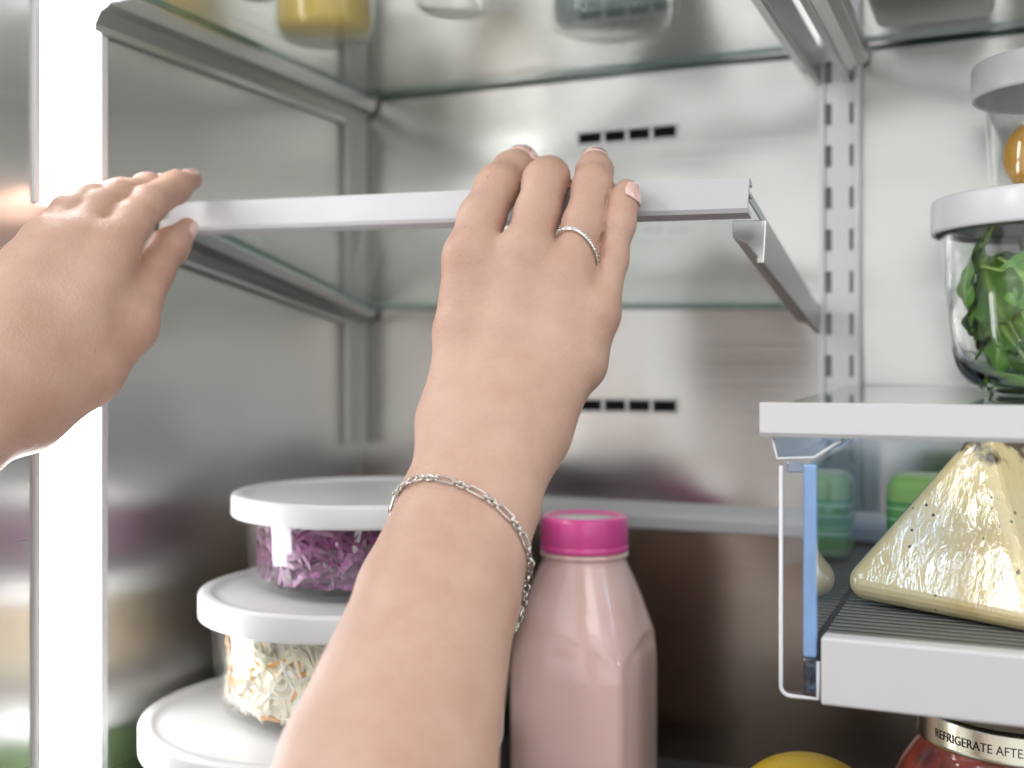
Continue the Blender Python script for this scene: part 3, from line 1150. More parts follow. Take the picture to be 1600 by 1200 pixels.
# ------------------------------------------------------------------ pink milk bottle
BD = 0.705
bp_ = P(913, 900, BD)
bt = empty('milk_bottle', (bp_[0], bp_[1], ZF + 0.0005), 'squared glass bottle of pink milk with bright pink cap', 'bottle')
zc_top = -(812 - HORIZON) / F * (BD - 0.02) - ZF      # top of the cap above the floor
pk, nt, N, L, b = nodes_of('pink_milk_in_glass')
b.inputs['Base Color'].default_value = (0.88, 0.61, 0.55, 1)
b.inputs['Roughness'].default_value = 0.35
b.inputs['Coat Weight'].default_value = 1.0
b.inputs['Coat Roughness'].default_value = 0.025
b.inputs['Coat IOR'].default_value = 1.52
b.inputs['Subsurface Weight'].default_value = 0.35
b.inputs['Subsurface Radius'].default_value = (0.006, 0.003, 0.003)
tc = N.new('ShaderNodeTexCoord')
nz = N.new('ShaderNodeTexNoise')
nz.inputs['Scale'].default_value = 14
L.new(tc.outputs['Object'], nz.inputs['Vector'])
bpn = N.new('ShaderNodeBump')
bpn.inputs['Strength'].default_value = 0.35
bpn.inputs['Distance'].default_value = 0.003
L.new(nz.outputs[0], bpn.inputs['Height'])
L.new(bpn.outputs[0], b.inputs['Coat Normal'])
zs = zc_top
hw = 0.0432
prof = [(0.0, 0.0, 3.6), (hw * .9, 0.0, 4.2), (hw * .98, 0.003, 4.4), (hw, 0.008, 3.1), (hw, zs - 0.092, 3.1), (hw * 0.988, zs - 0.081, 2.9), (hw * 0.955, zs - 0.072, 2.65), (hw * 0.908, zs - 0.064, 2.45), (hw * 0.85, zs - 0.056, 2.3),
        (hw * 0.795, zs - 0.049, 2.3), (hw * 0.725, zs - 0.041, 2.15), (hw * 0.66, zs - 0.034, 2.05), (hw * 0.605, zs - 0.029, 2.0), (hw * 0.585, zs - 0.0255, 2.0), (hw * 0.58, zs - 0.0235, 2.0)]
NB = 128
bm = bmesh.new()
rings = []
dense = []
for i in range(len(prof) - 1):
    a_, b_ = prof[i], prof[i + 1]
    steps = 22 if i == 4 - 0 - 0 and False else (26 if i == 3 else 3)
    for k in range(steps):
        t = k / steps
        dense.append(tuple(a_[j] + (b_[j] - a_[j]) * t for j in range(3)))
dense.append(prof[-1])
for (r_, z_, e_) in dense:
    ring = []
    for k in range(NB):
        a_ = 2 * math.pi * k / NB
        c_, s_ = math.cos(a_), math.sin(a_)
        q = (abs(c_) ** e_ + abs(s_) ** e_) ** (-1.0 / e_)
        x_, y_ = r_ * q * c_, r_ * q * s_
        # arched flat panels pressed into each of the four faces
        ff = max(abs(x_), abs(y_))
        tt = min(abs(x_), abs(y_))
        if r_ > hw * 0.8:
            arch = zs - 0.081 + 0.013 * (1 - (tt / 0.031) ** 2)
            inside = 1.0 if tt < 0.030 else max(0, 1 - (tt - 0.030) / 0.003)
            hz = min(1, max(0, (arch - z_) / 0.003)) * min(1, max(0, (z_ - 0.02) / 0.004))
            dep = 0.0012 * inside * hz
            if abs(x_) >= abs(y_):
                x_ -= math.copysign(dep, x_)
            else:
                y_ -= math.copysign(dep, y_)
        ring.append(bm.verts.new((x_, y_, z_)))
    rings.append(ring)
for A, B in zip(rings, rings[1:]):
    for k in range(NB):
        bm.faces.new((A[k], A[(k + 1) % NB], B[(k + 1) % NB], B[k]))
bmesh.ops.remove_doubles(bm, verts=bm.verts[:], dist=1e-5)
o = from_bm('bottle_body', bm, pk, bt, True)
sub = o.modifiers.new('sub', 'SUBSURF')
sub.levels = sub.render_levels = 1
closed_lathe('neck_ring', [(hw * .575, zs - .0255), (hw * .62, zs - .0250), (hw * .635, zs - .0235), (hw * .62, zs - .0222), (hw * .58, zs - .0218)], pk, bt)
PINK = plain('pink_cap_plastic', srgb(240, 92, 166), 0.3, coat=0.3, scale=80, var=0.04, sss=0.1)
cr_ = hw * 0.63
prof = [(cr_ * .97, zs - .0215), (cr_, zs - .0205), (cr_ * 1.005, zs - .0185), (cr_ * 0.985, zs - .0180), (cr_ * 0.985, zs - .0172), (cr_ * 1.0, zs - .0165), (cr_ * .985, zs - .0030), (cr_ * .965, zs - .0010), (cr_ * .93, zs),
        (cr_ * .80, zs - .0002), (cr_ * .77, zs - .0012), (cr_ * .75, zs - .0022), (0, zs - .0022)]
cap = closed_lathe('cap', prof, PINK, bt, 96)
closed_lathe('cap_seal', [(cr_ * .74, zs - .0020), (cr_ * .73, zs - .0014), (0, zs - .0013)], WHITE, cap, 48)

# ------------------------------------------------------------------ red jar and lemon, lower right
RD = 0.560
rp_ = P(1592, 900, RD)
rj = empty('sauce_jar', (rp_[0], rp_[1], ZF + 0.0005), 'jar of red sauce with metal lid lettered about refrigerating, below the drawer', 'jar')
zl = -0.1825 - ZF
rr_ = 0.0470
red, nt, N, L, b = nodes_of('red_sauce_in_glass')
tc = N.new('ShaderNodeTexCoord')
nz = N.new('ShaderNodeTexNoise')
nz.inputs['Scale'].default_value = 55
nz.inputs['Detail'].default_value = 4
L.new(tc.outputs['Object'], nz.inputs['Vector'])
rp = N.new('ShaderNodeValToRGB')
rp.color_ramp.elements[0].position = 0.3
rp.color_ramp.elements[0].color = (0.10, 0.010, 0.006, 1)
rp.color_ramp.elements[1].position = 0.72
rp.color_ramp.elements[1].color = (0.50, 0.07, 0.035, 1)
L.new(nz.outputs[0], rp.inputs[0])
L.new(rp.outputs[0], b.inputs['Base Color'])
b.inputs['Coat Weight'].default_value = 1.0
b.inputs['Coat Roughness'].default_value = 0.03
b.inputs['Roughness'].default_value = 0.5
closed_lathe('jar_body', refine([(0, 0), (.052, 0), (.057, .004), (.0585, .012), (.0585, zl - .030), (.0560, zl - .018), (.0500, zl - .008), (.0462, zl - .0025), (.0455, zl + .002), (0.0455, zl + .004)]), red, rj, 96)
GOLD = steel('pale_gold_lid', (0.74, 0.71, 0.58, 1), 0.25, (900, 900, 60))
lidj = closed_lathe('lid', [(rr_ * .97, zl), (rr_ * 1.0, zl + .0004), (rr_ * 1.012, zl + .0014), (rr_ * 1.0, zl + .0026), (rr_, zl + .0135), (rr_ * .985, zl + .0152), (rr_ * .93, zl + .0155), (rr_ * .90, zl + .0140), (0, zl + .0140)], GOLD, rj, 96)
cu = bpy.data.curves.new('lettering', 'FONT')
cu.body = 'REFRIGERATE AFTER OPENING'
cu.size = 0.0060
cu.resolution_u = 3
to = bpy.data.objects.new('lettering_tmp', cu)
C.objects.link(to)
dg = bpy.context.evaluated_depsgraph_get()
dg.update()
tme = bpy.data.meshes.new_from_object(to.evaluated_get(dg))
bpy.data.objects.remove(to)
bmt = bmesh.new()
bmt.from_mesh(tme)
bmesh.ops.subdivide_edges(bmt, edges=[e_ for e_ in bmt.edges if e_.calc_length() > 0.002], cuts=2)
a_start = math.atan2(-rp_[1], -rp_[0]) - 0.90      # side that faces the camera, towards its left
for v in bmt.verts:
    an = a_start + v.co.x * 0.86 / rr_
    v.co = Vector(((rr_ + 0.0003) * math.cos(an), (rr_ + 0.0003) * math.sin(an), zl + 0.0052 + v.co.y))
from_bm('lettering', bmt, plain('black_print', (0.015, 0.015, 0.014), 0.5), lidj)

bm = bmesh.new()
prof = []
for i in range(25):
    t = math.pi * i / 24
    x_ = -math.cos(t)
    r_ = math.sin(t) ** 0.92 * 0.035
    prof.append((max(r_, 0), x_ * 0.042 * (1 + 0.10 * abs(x_) ** 8)))
lathe(bm, prof, 40, close=False)
bmesh.ops.remove_doubles(bm, verts=bm.verts[:], dist=1e-5)
le = from_bm('lemon', bm, plain('lemon_peel', (0.78, 0.52, 0.03), 0.35, bump=0.5, scale=420, var=0.08, sss=0.1), None, True)
q = P(1262, 900, 0.600)
le.location = (q[0], q[1], ZF + 0.0365)
le.rotation_euler = (R(82), 0, R(60))
tag(le, 'yellow lemon lying on the compartment floor left of the red sauce jar', 'lemon')


# ------------------------------------------------------------------ hands: implicit surface grown from tapered bones
def smin(a, b, k):
    h = np.maximum(k - np.abs(a - b), 0.0)
    return np.minimum(a, b) - h * h / (4 * k)


class Bone:
    __slots__ = ('a', 'b', 'ra', 'rb')

    def __init__(s, a, b, ra, rb):
        s.a, s.b, s.ra, s.rb = np.array(a, np.float64), np.array(b, np.float64), ra, rb

    def d(s, Q):
        ba = s.b - s.a
        h = np.clip(((Q - s.a) @ ba) / (ba @ ba), 0, 1)
        dd = Q - s.a - h[:, None] * ba
        hs_ = h * h * (3 - 2 * h) * 0.4 + h * 0.6
        return np.sqrt((dd * dd).sum(1)) - (s.ra + (s.rb - s.ra) * hs_)


def J(px, py, d, rpx):
    return (P(px, py, d), rpx * d / F)


def chain(js):
    return [Bone(a[0], b[0], a[1], b[1]) for a, b in zip(js, js[1:])]


class Hand:
    def __init__(s):
        s.fingers, s.palm, s.fore, s.wrinkles, s.red = [], [], [], [], []
        s.thumb = None
        s.kp, s.kf, s.kw = 0.014, 0.020, 0.0050

    def sdf(s, Q):
        def ch_d(bones, k):
            g = None
            for bo in bones:
                x = bo.d(Q)
                g = x if g is None else smin(g, x, k)
            return g
        f = None
        for ch_ in s.fingers:
            g = None
            for bo in ch_:
                x = bo.d(Q)
                g = x if g is None else smin(g, x, 0.0050)
            f = g if f is None else np.minimum(f, g)
        p = None
        for bo in s.palm:
            x = ch_d(bo, 0.004)
            p = x if p is None else smin(p, x, s.kp)
        w = None
        for bo in s.fore:
            x = ch_d(bo, 0.004)
            w = x if w is None else smin(w, x, s.kf)
        p = smin(p, w, 0.028)
        if s.thumb:
            g = None
            for bo in s.thumb:
                x = bo.d(Q)
                g = x if g is None else smin(g, x, 0.006)
            p = smin(p, g, 0.012)
        r = smin(p, f, s.kw)
        for (c, ax, n_, R_, amp, fr_) in s.wrinkles:
            dv = Q - c
            rr = (dv * dv).sum(1)
            m = rr < (2.5 * R_) ** 2
            if m.any():
                al = dv[m] @ ax
                dn = dv[m] @ n_
                wv = np.exp(-rr[m] / (R_ * R_)) * np.clip(dn / R_ * 2.0, 0, 1)
                r[m] += amp * wv * np.cos(al * fr_) ** 2
        return r


def surface(h, lo, hi, vox):
    lo, hi = np.array(lo), np.array(hi)
    st = 4
    n = (np.ceil((hi - lo) / (vox * st)).astype(int)) * st + 1
    nc = (n - 1) // st + 1
    gx = [lo[i] + vox * st * np.arange(nc[i]) for i in range(3)]
    G = np.stack(np.meshgrid(*gx, indexing='ij'), -1).reshape(-1, 3)
    cv = h.sdf(G).reshape(nc)
    full = cv
    for ax in range(3):
        full = np.repeat(full, st, axis=ax)
    # shift so each fine sample takes its nearest coarse sample
    idx = [np.minimum((np.arange(n[i]) + st // 2) // st, nc[i] - 1) for i in range(3)]
    full = cv[np.ix_(*idx)].astype(np.float32)
    near = np.argwhere(np.abs(full) < vox * st * 1.5)
    Q = lo + near * vox
    vals = np.empty(len(Q), np.float32)
    for i in range(0, len(Q), 200000):
        vals[i:i + 200000] = h.sdf(Q[i:i + 200000])
    full[near[:, 0], near[:, 1], near[:, 2]] = vals
    V = full
    neg = V < 0
    nx, ny, nz_ = V.shape
    cnt = np.zeros((nx - 1, ny - 1, nz_ - 1), np.uint8)
    for dx in (0, 1):
        for dy in (0, 1):
            for dz in (0, 1):
                cnt += neg[dx:nx - 1 + dx, dy:ny - 1 + dy, dz:nz_ - 1 + dz]
    act = np.argwhere((cnt > 0) & (cnt < 8))
    ids = -np.ones(cnt.shape, np.int64)
    ids[act[:, 0], act[:, 1], act[:, 2]] = np.arange(len(act))
    verts = lo + (act + 0.5) * vox
    quads = []
    for ax in range(3):
        sl0 = [slice(None)] * 3
        sl1 = [slice(None)] * 3
        sl0[ax], sl1[ax] = slice(0, -1), slice(1, None)
        ed = np.argwhere(neg[tuple(sl0)] != neg[tuple(sl1)])
        o1, o2 = [i for i in range(3) if i != ax]
        ed = ed[(ed[:, o1] > 0) & (ed[:, o2] > 0) & (ed[:, o1] < V.shape[o1] - 1) & (ed[:, o2] < V.shape[o2] - 1)]
        sg = neg[tuple(sl0)][ed[:, 0], ed[:, 1], ed[:, 2]]

        def cell(a_, b_):
            e_ = ed.copy()
            e_[:, o1] -= a_
            e_[:, o2] -= b_
            return ids[e_[:, 0], e_[:, 1], e_[:, 2]]
        q = np.stack([cell(1, 1), cell(0, 1), cell(0, 0), cell(1, 0)], 1)
        flip = sg if ax != 1 else ~sg
        q[~flip] = q[~flip][:, ::-1]
        quads.append(q)
    quads = np.concatenate(quads)
    quads = quads[(quads >= 0).all(1)]
    for it in range(3):
        d0 = h.sdf(verts)
        e_ = 0.0004
        g = np.stack([h.sdf(verts + np.eye(3)[i] * e_) - d0 for i in range(3)], 1) / e_
        gn = (g * g).sum(1)
        verts = verts - np.clip(d0 / np.maximum(gn, 0.25), -vox, vox)[:, None] * g
    return verts, quads


def skin_mesh(name, h, lo, hi, vox, mat, parent):
    v, q = surface(h, lo, hi, vox)
    me = bpy.data.meshes.new(name)
    me.vertices.add(len(v))
    me.vertices.foreach_set('co', v.astype(np.float32).ravel())
    me.loops.add(len(q) * 4)
    me.loops.foreach_set('vertex_index', q.astype(np.int32).ravel())
    me.polygons.add(len(q))
    me.polygons.foreach_set('loop_start', np.arange(0, len(q) * 4, 4, dtype=np.int32))
    me.update(calc_edges=True)
    me.validate()
    red_ = np.zeros(len(v))
    for (c, R_, amt) in h.red:
        red_ = np.maximum(red_, amt * np.exp(-((v - c) ** 2).sum(1) / (R_ * R_)))
    cl = np.zeros((len(v), 4), np.float32)
    cl[:, 0] = red_
    cl[:, 3] = 1
    at = me.color_attributes.new('flush', 'FLOAT_COLOR', 'POINT')
    at.data.foreach_set('color', cl.ravel())
    o = link(name, me, mat, parent, True)
    return o


# skin
skn, nt, N, L, b = nodes_of('skin')
tc = N.new('ShaderNodeTexCoord')
n1 = N.new('ShaderNodeTexNoise')
n1.inputs['Scale'].default_value = 34
n1.inputs['Detail'].default_value = 5
n1.inputs['Roughness'].default_value = 0.6
L.new(tc.outputs['Object'], n1.inputs['Vector'])
r1 = N.new('ShaderNodeValToRGB')
r1.color_ramp.elements[0].position = 0.34
r1.color_ramp.elements[0].color = (0.490, 0.302, 0.228, 1)
r1.color_ramp.elements[1].position = 0.64
r1.color_ramp.elements[1].color = (0.552, 0.366, 0.284, 1)
L.new(n1.outputs[0], r1.inputs[0])
fa = N.new('ShaderNodeAttribute')
fa.attribute_name = 'flush'
mx = N.new('ShaderNodeMix')
mx.data_type = 'RGBA'
L.new(fa.outputs['Fac'], mx.inputs[0])
L.new(r1.outputs[0], mx.inputs[6])
mx.inputs[7].default_value = (0.50, 0.20, 0.148, 1)
# faint freckles
vf = N.new('ShaderNodeTexVoronoi')
vf.inputs['Scale'].default_value = 75
L.new(tc.outputs['Object'], vf.inputs['Vector'])
rf = N.new('ShaderNodeValToRGB')
rf.color_ramp.elements[0].position = 0.05
rf.color_ramp.elements[0].color = (0.22, 0.22, 0.22, 1)
rf.color_ramp.elements[1].position = 0.12
rf.color_ramp.elements[1].color = (0, 0, 0, 1)
L.new(vf.outputs['Distance'], rf.inputs[0])
nf = N.new('ShaderNodeTexNoise')
nf.inputs['Scale'].default_value = 22
L.new(tc.outputs['Object'], nf.inputs['Vector'])
gt = N.new('ShaderNodeMath')
gt.operation = 'GREATER_THAN'
gt.inputs[1].default_value = 0.56
L.new(nf.outputs[0], gt.inputs[0])
mu = N.new('ShaderNodeMath')
mu.operation = 'MULTIPLY'
L.new(rf.outputs[0], mu.inputs[0])
L.new(gt.outputs[0], mu.inputs[1])
mx2 = N.new('ShaderNodeMix')
mx2.data_type = 'RGBA'
L.new(mu.outputs[0], mx2.inputs[0])
L.new(mx.outputs[2], mx2.inputs[6])
mx2.inputs[7].default_value = (0.40, 0.19, 0.11, 1)
L.new(mx2.outputs[2], b.inputs['Base Color'])
b.inputs['Roughness'].default_value = 0.47
b.inputs['Subsurface Weight'].default_value = 0.25
b.inputs['Subsurface Radius'].default_value = (0.0045, 0.0018, 0.0010)
b.inputs['Specular IOR Level'].default_value = 0.4
vs_ = N.new('ShaderNodeTexVoronoi')
vs_.inputs['Scale'].default_value = 620
L.new(tc.outputs['Object'], vs_.inputs['Vector'])
n2 = N.new('ShaderNodeTexNoise')
n2.inputs['Scale'].default_value = 160
n2.inputs['Detail'].default_value = 6
L.new(tc.outputs['Object'], n2.inputs['Vector'])
ba = N.new('ShaderNodeBump')
ba.inputs['Strength'].default_value = 0.32
ba.inputs['Distance'].default_value = 0.0006
L.new(vs_.outputs['Distance'], ba.inputs['Height'])
bb = N.new('ShaderNodeBump')
bb.inputs['Strength'].default_value = 0.32
bb.inputs['Distance'].default_value = 0.0006
L.new(n2.outputs[0], bb.inputs['Height'])
L.new(bb.outputs[0], ba.inputs['Normal'])
L.new(ba.outputs[0], b.inputs['Normal'])
NAIL = plain('nail_varnish', (0.78, 0.51, 0.46), 0.10, coat=1.0, scale=80, var=0.05, sss=0.1)

person = empty('person', tuple(P(600, 1400, 0.30)), 'person reaching both bare arms up to grip the loose glass shelf', 'person')
ploc = Vector(person.location)


def unit(v):
    return v / np.linalg.norm(v)


def wrinkle(h, c, r, ax, n_, amp=0.0005, fr_=1500, R_=0.007):
    h.wrinkles.append((c + n_ * r * 0.9, ax, n_, R_, amp, fr_))


# right hand
H = Hand()
idx = [J(736, 404, .560, 43), J(752, 342, .573, 35), J(778, 292, .586, 33.5), J(799, 267, .603, 29), J(815, 252, .618, 24)]
mid = [J(822, 398, .555, 41), J(840, 332, .568, 34), J(853, 284, .577, 34.5), J(857, 277, .597, 31), J(860, 281, .616, 26)]
rin = [J(889, 436, .549, 37), J(910, 352, .560, 30), J(926, 290, .569, 29.5), J(929, 268, .586, 27), J(929, 254, .600, 23)]
pin = [J(937, 494, .545, 30), J(957, 408, .555, 22.5), J(968, 350, .560, 23), J(975, 314, .563, 21), J(979, 298, .565, 18)]
H.fingers = [chain(idx), chain(mid), chain(rin), chain(pin)]
H.palm = [chain([J(738, 404, .560, 44), J(724, 520, .553, 46), J(718, 640, .540, 50)])]
H.palm += [chain([J(822, 398, .555, 42), J(796, 520, .545, 44), J(758, 650, .533, 46)])]
H.palm += [chain([J(889, 436, .549, 38), J(860, 540, .543, 42), J(800, 650, .533, 46)])]
H.palm += [chain([J(934, 492, .545, 33), J(905, 568, .544, 42), J(838, 655, .536, 44)])]
H.palm += [[Bone(P(780, 450, .570), P(760, 600, .560), .015, .017)], [Bone(P(870, 500, .566), P(810, 620, .555), .015, .017)]]
H.thumb = chain([J(738, 610, .555, 48), J(742, 515, .588, 42), J(768, 440, .622, 36), J(805, 385, .648, 29)])
H.fore = [chain([J(726, 690, .530, 63), J(700, 780, .510, 72), J(650, 930, .482, 92), J(578, 1200, .425, 140), J(500, 1520, .36, 190)])]
H.fore += [chain([J(806, 690, .528, 63), J(772, 790, .508, 70), J(716, 940, .480, 94), J(632, 1200, .425, 140), J(540, 1520, .36, 190)])]
H.fore += [chain([J(520, 1520, .36, 185), J(480, 2700, .16, 700)])]
cam_dir = lambda c: unit(-c)
upv = np.array([0, 0, 1.0])
for ch_, fr_ in ((idx, 1), (mid, 1), (rin, 1), (pin, 1)):
    ax = unit(ch_[2][0] - ch_[0][0])
    n_ = cam_dir(ch_[2][0])
    n_ = unit(n_ - ax * (n_ @ ax) + upv * 0.25)
    wrinkle(H, ch_[2][0], ch_[2][1], unit(ch_[3][0] - ch_[1][0]), n_, 0.0005)
    H.red.append((ch_[2][0], 0.013, 0.45))
    H.red.append((ch_[4][0], 0.014, 0.45))
    H.red.append((ch_[0][0], 0.015, 0.16))
Hlo = np.array([-0.40, 0.10, -0.26])
Hhi = np.array([-0.11, 0.66, 0.135])
for a_, b_ in ((idx, mid), (mid, rin), (rin, pin)):
    H.red.append(((a_[1][0] + b_[1][0]) / 2 + np.array([0, 0.004, -0.006]), 0.011, 0.85))
arm = skin_mesh('arm', H, Hlo, Hhi, 0.0013, skn, None)
arm.parent = person
arm.matrix_parent_inverse = Matrix.Translation(-ploc)
tag(arm, 'bare right arm with hand curled over the shelf trim')

# left hand
G = Hand()
G.kw = 0.0042
gi = [J(168, 398, .588, 46), J(206, 346, .605, 30), J(230, 320, .622, 28), J(272, 294, .652, 24), J(299, 281, .672, 16)]
gm_ = [J(112, 380, .583, 44), J(150, 325, .602, 27), J(184, 307, .618, 25), J(232, 297, .645, 23), J(262, 290, .665, 17)]
gr = [J(68, 394, .573, 42), J(106, 332, .592, 26), J(140, 312, .605, 24), J(190, 302, .632, 22), J(222, 298, .650, 17)]
gpk = [J(30, 430, .560, 36), J(66, 368, .575, 26), J(94, 347, .585, 23), J(135, 335, .605, 20), J(160, 330, .620, 15)]
G.fingers = [chain(gi), chain(gm_), chain(gr), chain(gpk)]
G.palm = [chain([J(168, 398, .588, 46), J(118, 500, .565, 55), J(30, 600, .540, 62)])]
G.palm += [chain([J(112, 380, .583, 44), J(60, 490, .558, 52), J(-5, 590, .535, 58)])]
G.palm += [chain([J(68, 394, .573, 42), J(15, 490, .550, 50), J(-35, 580, .530, 56)])]
G.palm += [chain([J(30, 430, .560, 36), J(-15, 510, .543, 46), J(-60, 580, .528, 52)])]
G.thumb = chain([J(45, 640, .545, 62), J(130, 575, .570, 60), J(196, 508, .590, 47), J(236, 425, .622, 32), J(266, 385, .640, 27), J(292, 356, .655, 16)])
G.fore = [chain([J(-40, 600, .530, 70), J(-140, 690, .495, 85), J(-420, 930, .42, 130), J(-760, 1250, .33, 190)])]
G.fore += [chain([J(-20, 640, .530, 72), J(-120, 735, .495, 85), J(-400, 980, .42, 130), J(-740, 1290, .33, 190)])]
G.fore += [chain([J(-750, 1270, .33, 190), J(-700, 2600, .15, 700)])]
for ch_ in (gi, gm_, gr, gpk):
    ax = unit(ch_[2][0] - ch_[0][0])
    n_ = cam_dir(ch_[2][0]) + upv * 0.6
    n_ = unit(n_ - ax * (n_ @ ax))
    wrinkle(G, ch_[2][0], ch_[2][1], unit(ch_[3][0] - ch_[1][0]), n_, 0.0005)
    G.red.append((ch_[2][0], 0.013, 0.35))
    G.red.append((ch_[4][0], 0.014, 0.45))
    G.red.append((ch_[0][0], 0.015, 0.18))
G.red.append((P(228, 425, .615), 0.026, 0.95))
G.red.append((P(292, 356, .655), 0.018, 0.6))
Glo = np.array([-0.50, 0.02, -0.24])
Ghi = np.array([-0.33, 0.64, 0.135])
Glo[0] = -0.52
garm = skin_mesh('arm', G, Glo, Ghi, 0.0014, skn, None)
garm.parent = person
garm.matrix_parent_inverse = Matrix.Translation(-ploc)
tag(garm, 'bare left arm with hand pinching the far corner of the shelf')


def nail(h, a, b, n_hint, ln, parent, half=0.95, back=0.15):
    ax = unit(b[0] - a[0])
    n_ = unit(n_hint - ax * (n_hint @ ax))
    sd = np.cross(ax, n_)
    c0 = b[0] + ax * (b[1] * back)
    nu, nv = 10, 10
    pts = []
    for i in range(nu + 1):
        for j in range(nv + 1):
            u, v = 2 * i / nu - 1, 2 * j / nv - 1
            # map the square to a rounded shape
            uu = u * math.sqrt(1 - 0.28 * v * v)
            vv = v * math.sqrt(1 - 0.30 * u * u)
            an = vv * half
            dr_ = n_ * math.cos(an) + sd * math.sin(an)
            p0 = c0 + ax * (uu * ln / 2 - ln * 0.30)
            p = p0 + dr_ * 0.02
            for _ in range(30):
                p = p - dr_ * (h.sdf(p[None])[0] - 0.0004) * 0.8
            pts.append(p)
    bm = bmesh.new()
    vv_ = [bm.verts.new(p) for p in pts]
    for i in range(nu):
        for j in range(nv):
            q_ = i * (nv + 1) + j
            bm.faces.new((vv_[q_], vv_[q_ + 1], vv_[q_ + nv + 2], vv_[q_ + nv + 1]))
    o = from_bm('fingernail', bm, NAIL, None, True)
    sol = o.modifiers.new('solid', 'SOLIDIFY')
    sol.thickness = 0.0008
    sol.offset = 0
    o.parent = parent
    return o


rightv = np.array([cs, sn, 0])
fwd = np.array([-sn, cs, 0])
nail(H, idx[3], idx[4], upv + 0.30 * rightv - 0.35 * fwd, 0.0125, arm, 0.95, 0.45)
nail(H, mid[3], mid[4], upv, 0.012, arm)
nail(H, rin[3], rin[4], upv - 0.5 * fwd, 0.0125, arm, 0.95, 0.45)
nail(H, pin[3], pin[4], 0.9 * rightv - 0.75 * fwd + 0.2 * upv, 0.0105, arm)
nail(G, gi[3], gi[4], upv - 0.5 * fwd, 0.010, garm)
nail(G, gm_[3], gm_[4], upv, 0.010, garm)
nail(G, gr[3], gr[4], upv, 0.010, garm)
nail(G, J(266, 385, .640, 27), J(292, 356, .655, 16), rightv * 0.8 - 0.4 * fwd - upv * 0.5, 0.011, garm)


def trace(h, px, py, t0=0.30):
    r_ = ray(px, py)
    t = t0
    for _ in range(80):
        d_ = h.sdf((r_ * t)[None])[0]
        t += d_ * 0.8
    return r_ * t


def loop_on(h, pts, centre, n, off, rmax=0.055):
    """closed curve where the plane through three surface points cuts the limb"""
    nn = unit(np.cross(pts[1] - pts[0], pts[2] - pts[0]))
    c = centre - nn * ((centre - pts[0]) @ nn)
    e1 = unit(pts[0] - c)
    e2 = np.cross(nn, e1)
    out = []
    for k_ in range(n):
        a_ = 2 * math.pi * k_ / n
        dr_ = e1 * math.cos(a_) + e2 * math.sin(a_)
        r_ = rmax
        for _ in range(60):
            r_ -= (h.sdf((c + dr_ * r_)[None])[0] - off) * 0.7
        out.append(c + dr_ * r_)
    return np.array(out), nn, c


# ring
class OneFinger:
    def sdf(s, Q):
        return np.minimum(H.fingers[2][0].d(Q), H.fingers[2][1].d(Q))


HR = OneFinger()
tp = [trace(HR, 872, 372, .45), trace(HR, 900, 362, .45), trace(HR, 928, 398, .45)]
cen = rin[0][0] * 0.42 + rin[1][0] * 0.58
lp, nn, cc = loop_on(HR, tp, cen, 64, 0.0005, 0.018)
# smooth it towards a true ring
rad = np.linalg.norm(lp - cc, axis=1)
rad = np.minimum(rad, np.median(rad) * 1.5)
for _ in range(6):
    rad = (np.roll(rad, 1) + rad + np.roll(rad, -1)) / 3
dirs = (lp - cc) / np.linalg.norm(lp - cc, axis=1)[:, None]
lp = cc + dirs * rad[:, None]
rg = empty('ring', tuple(cc), 'thin silver ring set with tiny clear stones on the ring finger', 'ring')
mvr = Matrix.Translation(-Vector(cc))
bm = bmesh.new()
tube(bm, [tuple(p) for p in lp], 0.0012, 10, True)
bmesh.ops.transform(bm, matrix=mvr, verts=bm.verts)
from_bm('band', bm, SILVER, rg, True)
STONE = solid_glass('clear_stone', (1, 1, 1, 1), 0.0, 2.2)
bm = bmesh.new()
ns = 44
for k_ in range(ns):
    t = k_ / ns * 64
    i0 = int(t) % 64
    p = lp[i0] + (lp[(i0 + 1) % 64] - lp[i0]) * (t - int(t))
    p = p + unit(p - cc) * 0.0010
    bmesh.ops.create_icosphere(bm, subdivisions=1, radius=0.00085, matrix=Matrix.Translation(tuple(p - cc)))
o = from_bm('stone_row', bm, steel('stone_sparkle', (0.92, 0.92, 0.93, 1), 0.05, (300, 300, 300)), rg)
o['kind'] = 'stuff'

# bracelet: long and short links around the wrist
tp = [trace(H, 640, 758, .40), trace(H, 735, 768, .40), trace(H, 815, 842, .40)]
cen = 0.5 * (P(690, 840, .50) + P(745, 840, .50))
lp, nn, cc = loop_on(H, tp, cen, 180, 0.0010)
seg = np.linalg.norm(np.roll(lp, -1, 0) - lp, axis=1)
cum = np.concatenate([[0], np.cumsum(seg)])
tot = cum[-1]
br = empty('bracelet', tuple(cc), 'silver link chain bracelet round the right wrist', 'bracelet')


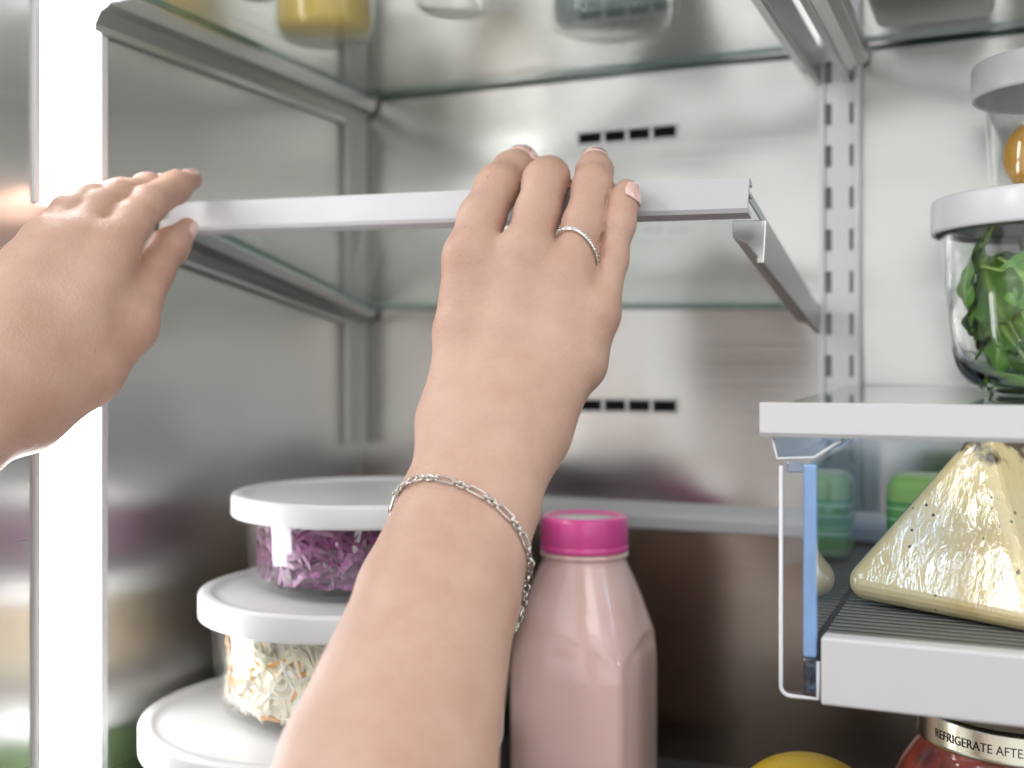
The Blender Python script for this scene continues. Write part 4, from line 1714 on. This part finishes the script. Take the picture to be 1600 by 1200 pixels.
def link_mesh(name, ln, wd, r_):
    bm = bmesh.new()
    pts = []
    for k_ in range(20):
        a_ = 2 * math.pi * k_ / 20
        x_ = math.cos(a_) * wd
        pts.append((x_ + math.copysign(max(ln / 2 - wd, 0), x_) if abs(x_) > 1e-6 else 0, math.sin(a_) * wd, 0))
    tube(bm, pts, r_, 7, True)
    bmesh.ops.recalc_face_normals(bm, faces=bm.faces[:])
    me = bpy.data.meshes.new(name)
    bm.to_mesh(me)
    bm.free()
    me.materials.append(SILVER)
    me.polygons.foreach_set('use_smooth', [True] * len(me.polygons))
    return me


LONG = link_mesh('long_link', 0.0092, 0.00145, 0.00048)
SHORT = link_mesh('short_link', 0.0038, 0.00135, 0.00048)


def at_len(s):
    s = s % tot
    i = min(np.searchsorted(cum, s, 'right') - 1, len(lp) - 1)
    t = (s - cum[i]) / seg[i]
    return lp[i] * (1 - t) + lp[(i + 1) % len(lp)] * t


def put_link(me, name, p, tan, out, tw):
    tan = Vector(tan).normalized()
    out = Vector(out)
    out = (out - tan * out.dot(tan)).normalized()
    sd = out.cross(tan)
    y_ = sd * math.cos(tw) + out * math.sin(tw)
    z_ = tan.cross(y_)
    o = link(name, me, None, br)
    q = Vector(p) - Vector(cc)
    o.matrix_local = Matrix(((tan[0], y_[0], z_[0], q[0]), (tan[1], y_[1], z_[1], q[1]), (tan[2], y_[2], z_[2], q[2]), (0, 0, 0, 1)))
    return o


s = 0.0
k = 0
pat = [(LONG, 'long_link', 0.0092), (SHORT, 'short_link', 0.0038), (SHORT, 'short_link', 0.0038), (SHORT, 'short_link', 0.0038)]
while s < tot - 0.003:
    me, nm, ln = pat[k % 4]
    m_ = s + ln / 2
    p = at_len(m_)
    tan = at_len(m_ + 0.001) - at_len(m_ - 0.001)
    put_link(me, nm, p + unit(p - cc) * 0.0003, tan, p - cc, 0.35 if k % 2 == 0 else -0.9)
    s += ln - 0.0014
    k += 1
# loose end with clasp hanging below the wrist edge
pA, pB = P(827, 878, .497), P(806, 985, .499)
nl = 9
for k_ in range(nl):
    t = (k_ + 0.5) / nl
    p = pA * (1 - t) + pB * t + rightv * (0.0012 * math.sin(t * 3.1))
    put_link(SHORT, 'short_link', p, pB - pA, -fwd, 0.2 if k_ % 2 else 1.3)
bm = bmesh.new()
tube(bm, [tuple(P(828, 868, .4965) - cc), tuple(P(834, 880, .4965) - cc), tuple(P(831, 893, .4965) - cc), tuple(P(823, 893, .4965) - cc), tuple(P(822, 878, .4965) - cc)], 0.0006, 8, True)
from_bm('clasp', bm, SILVER, br, True)
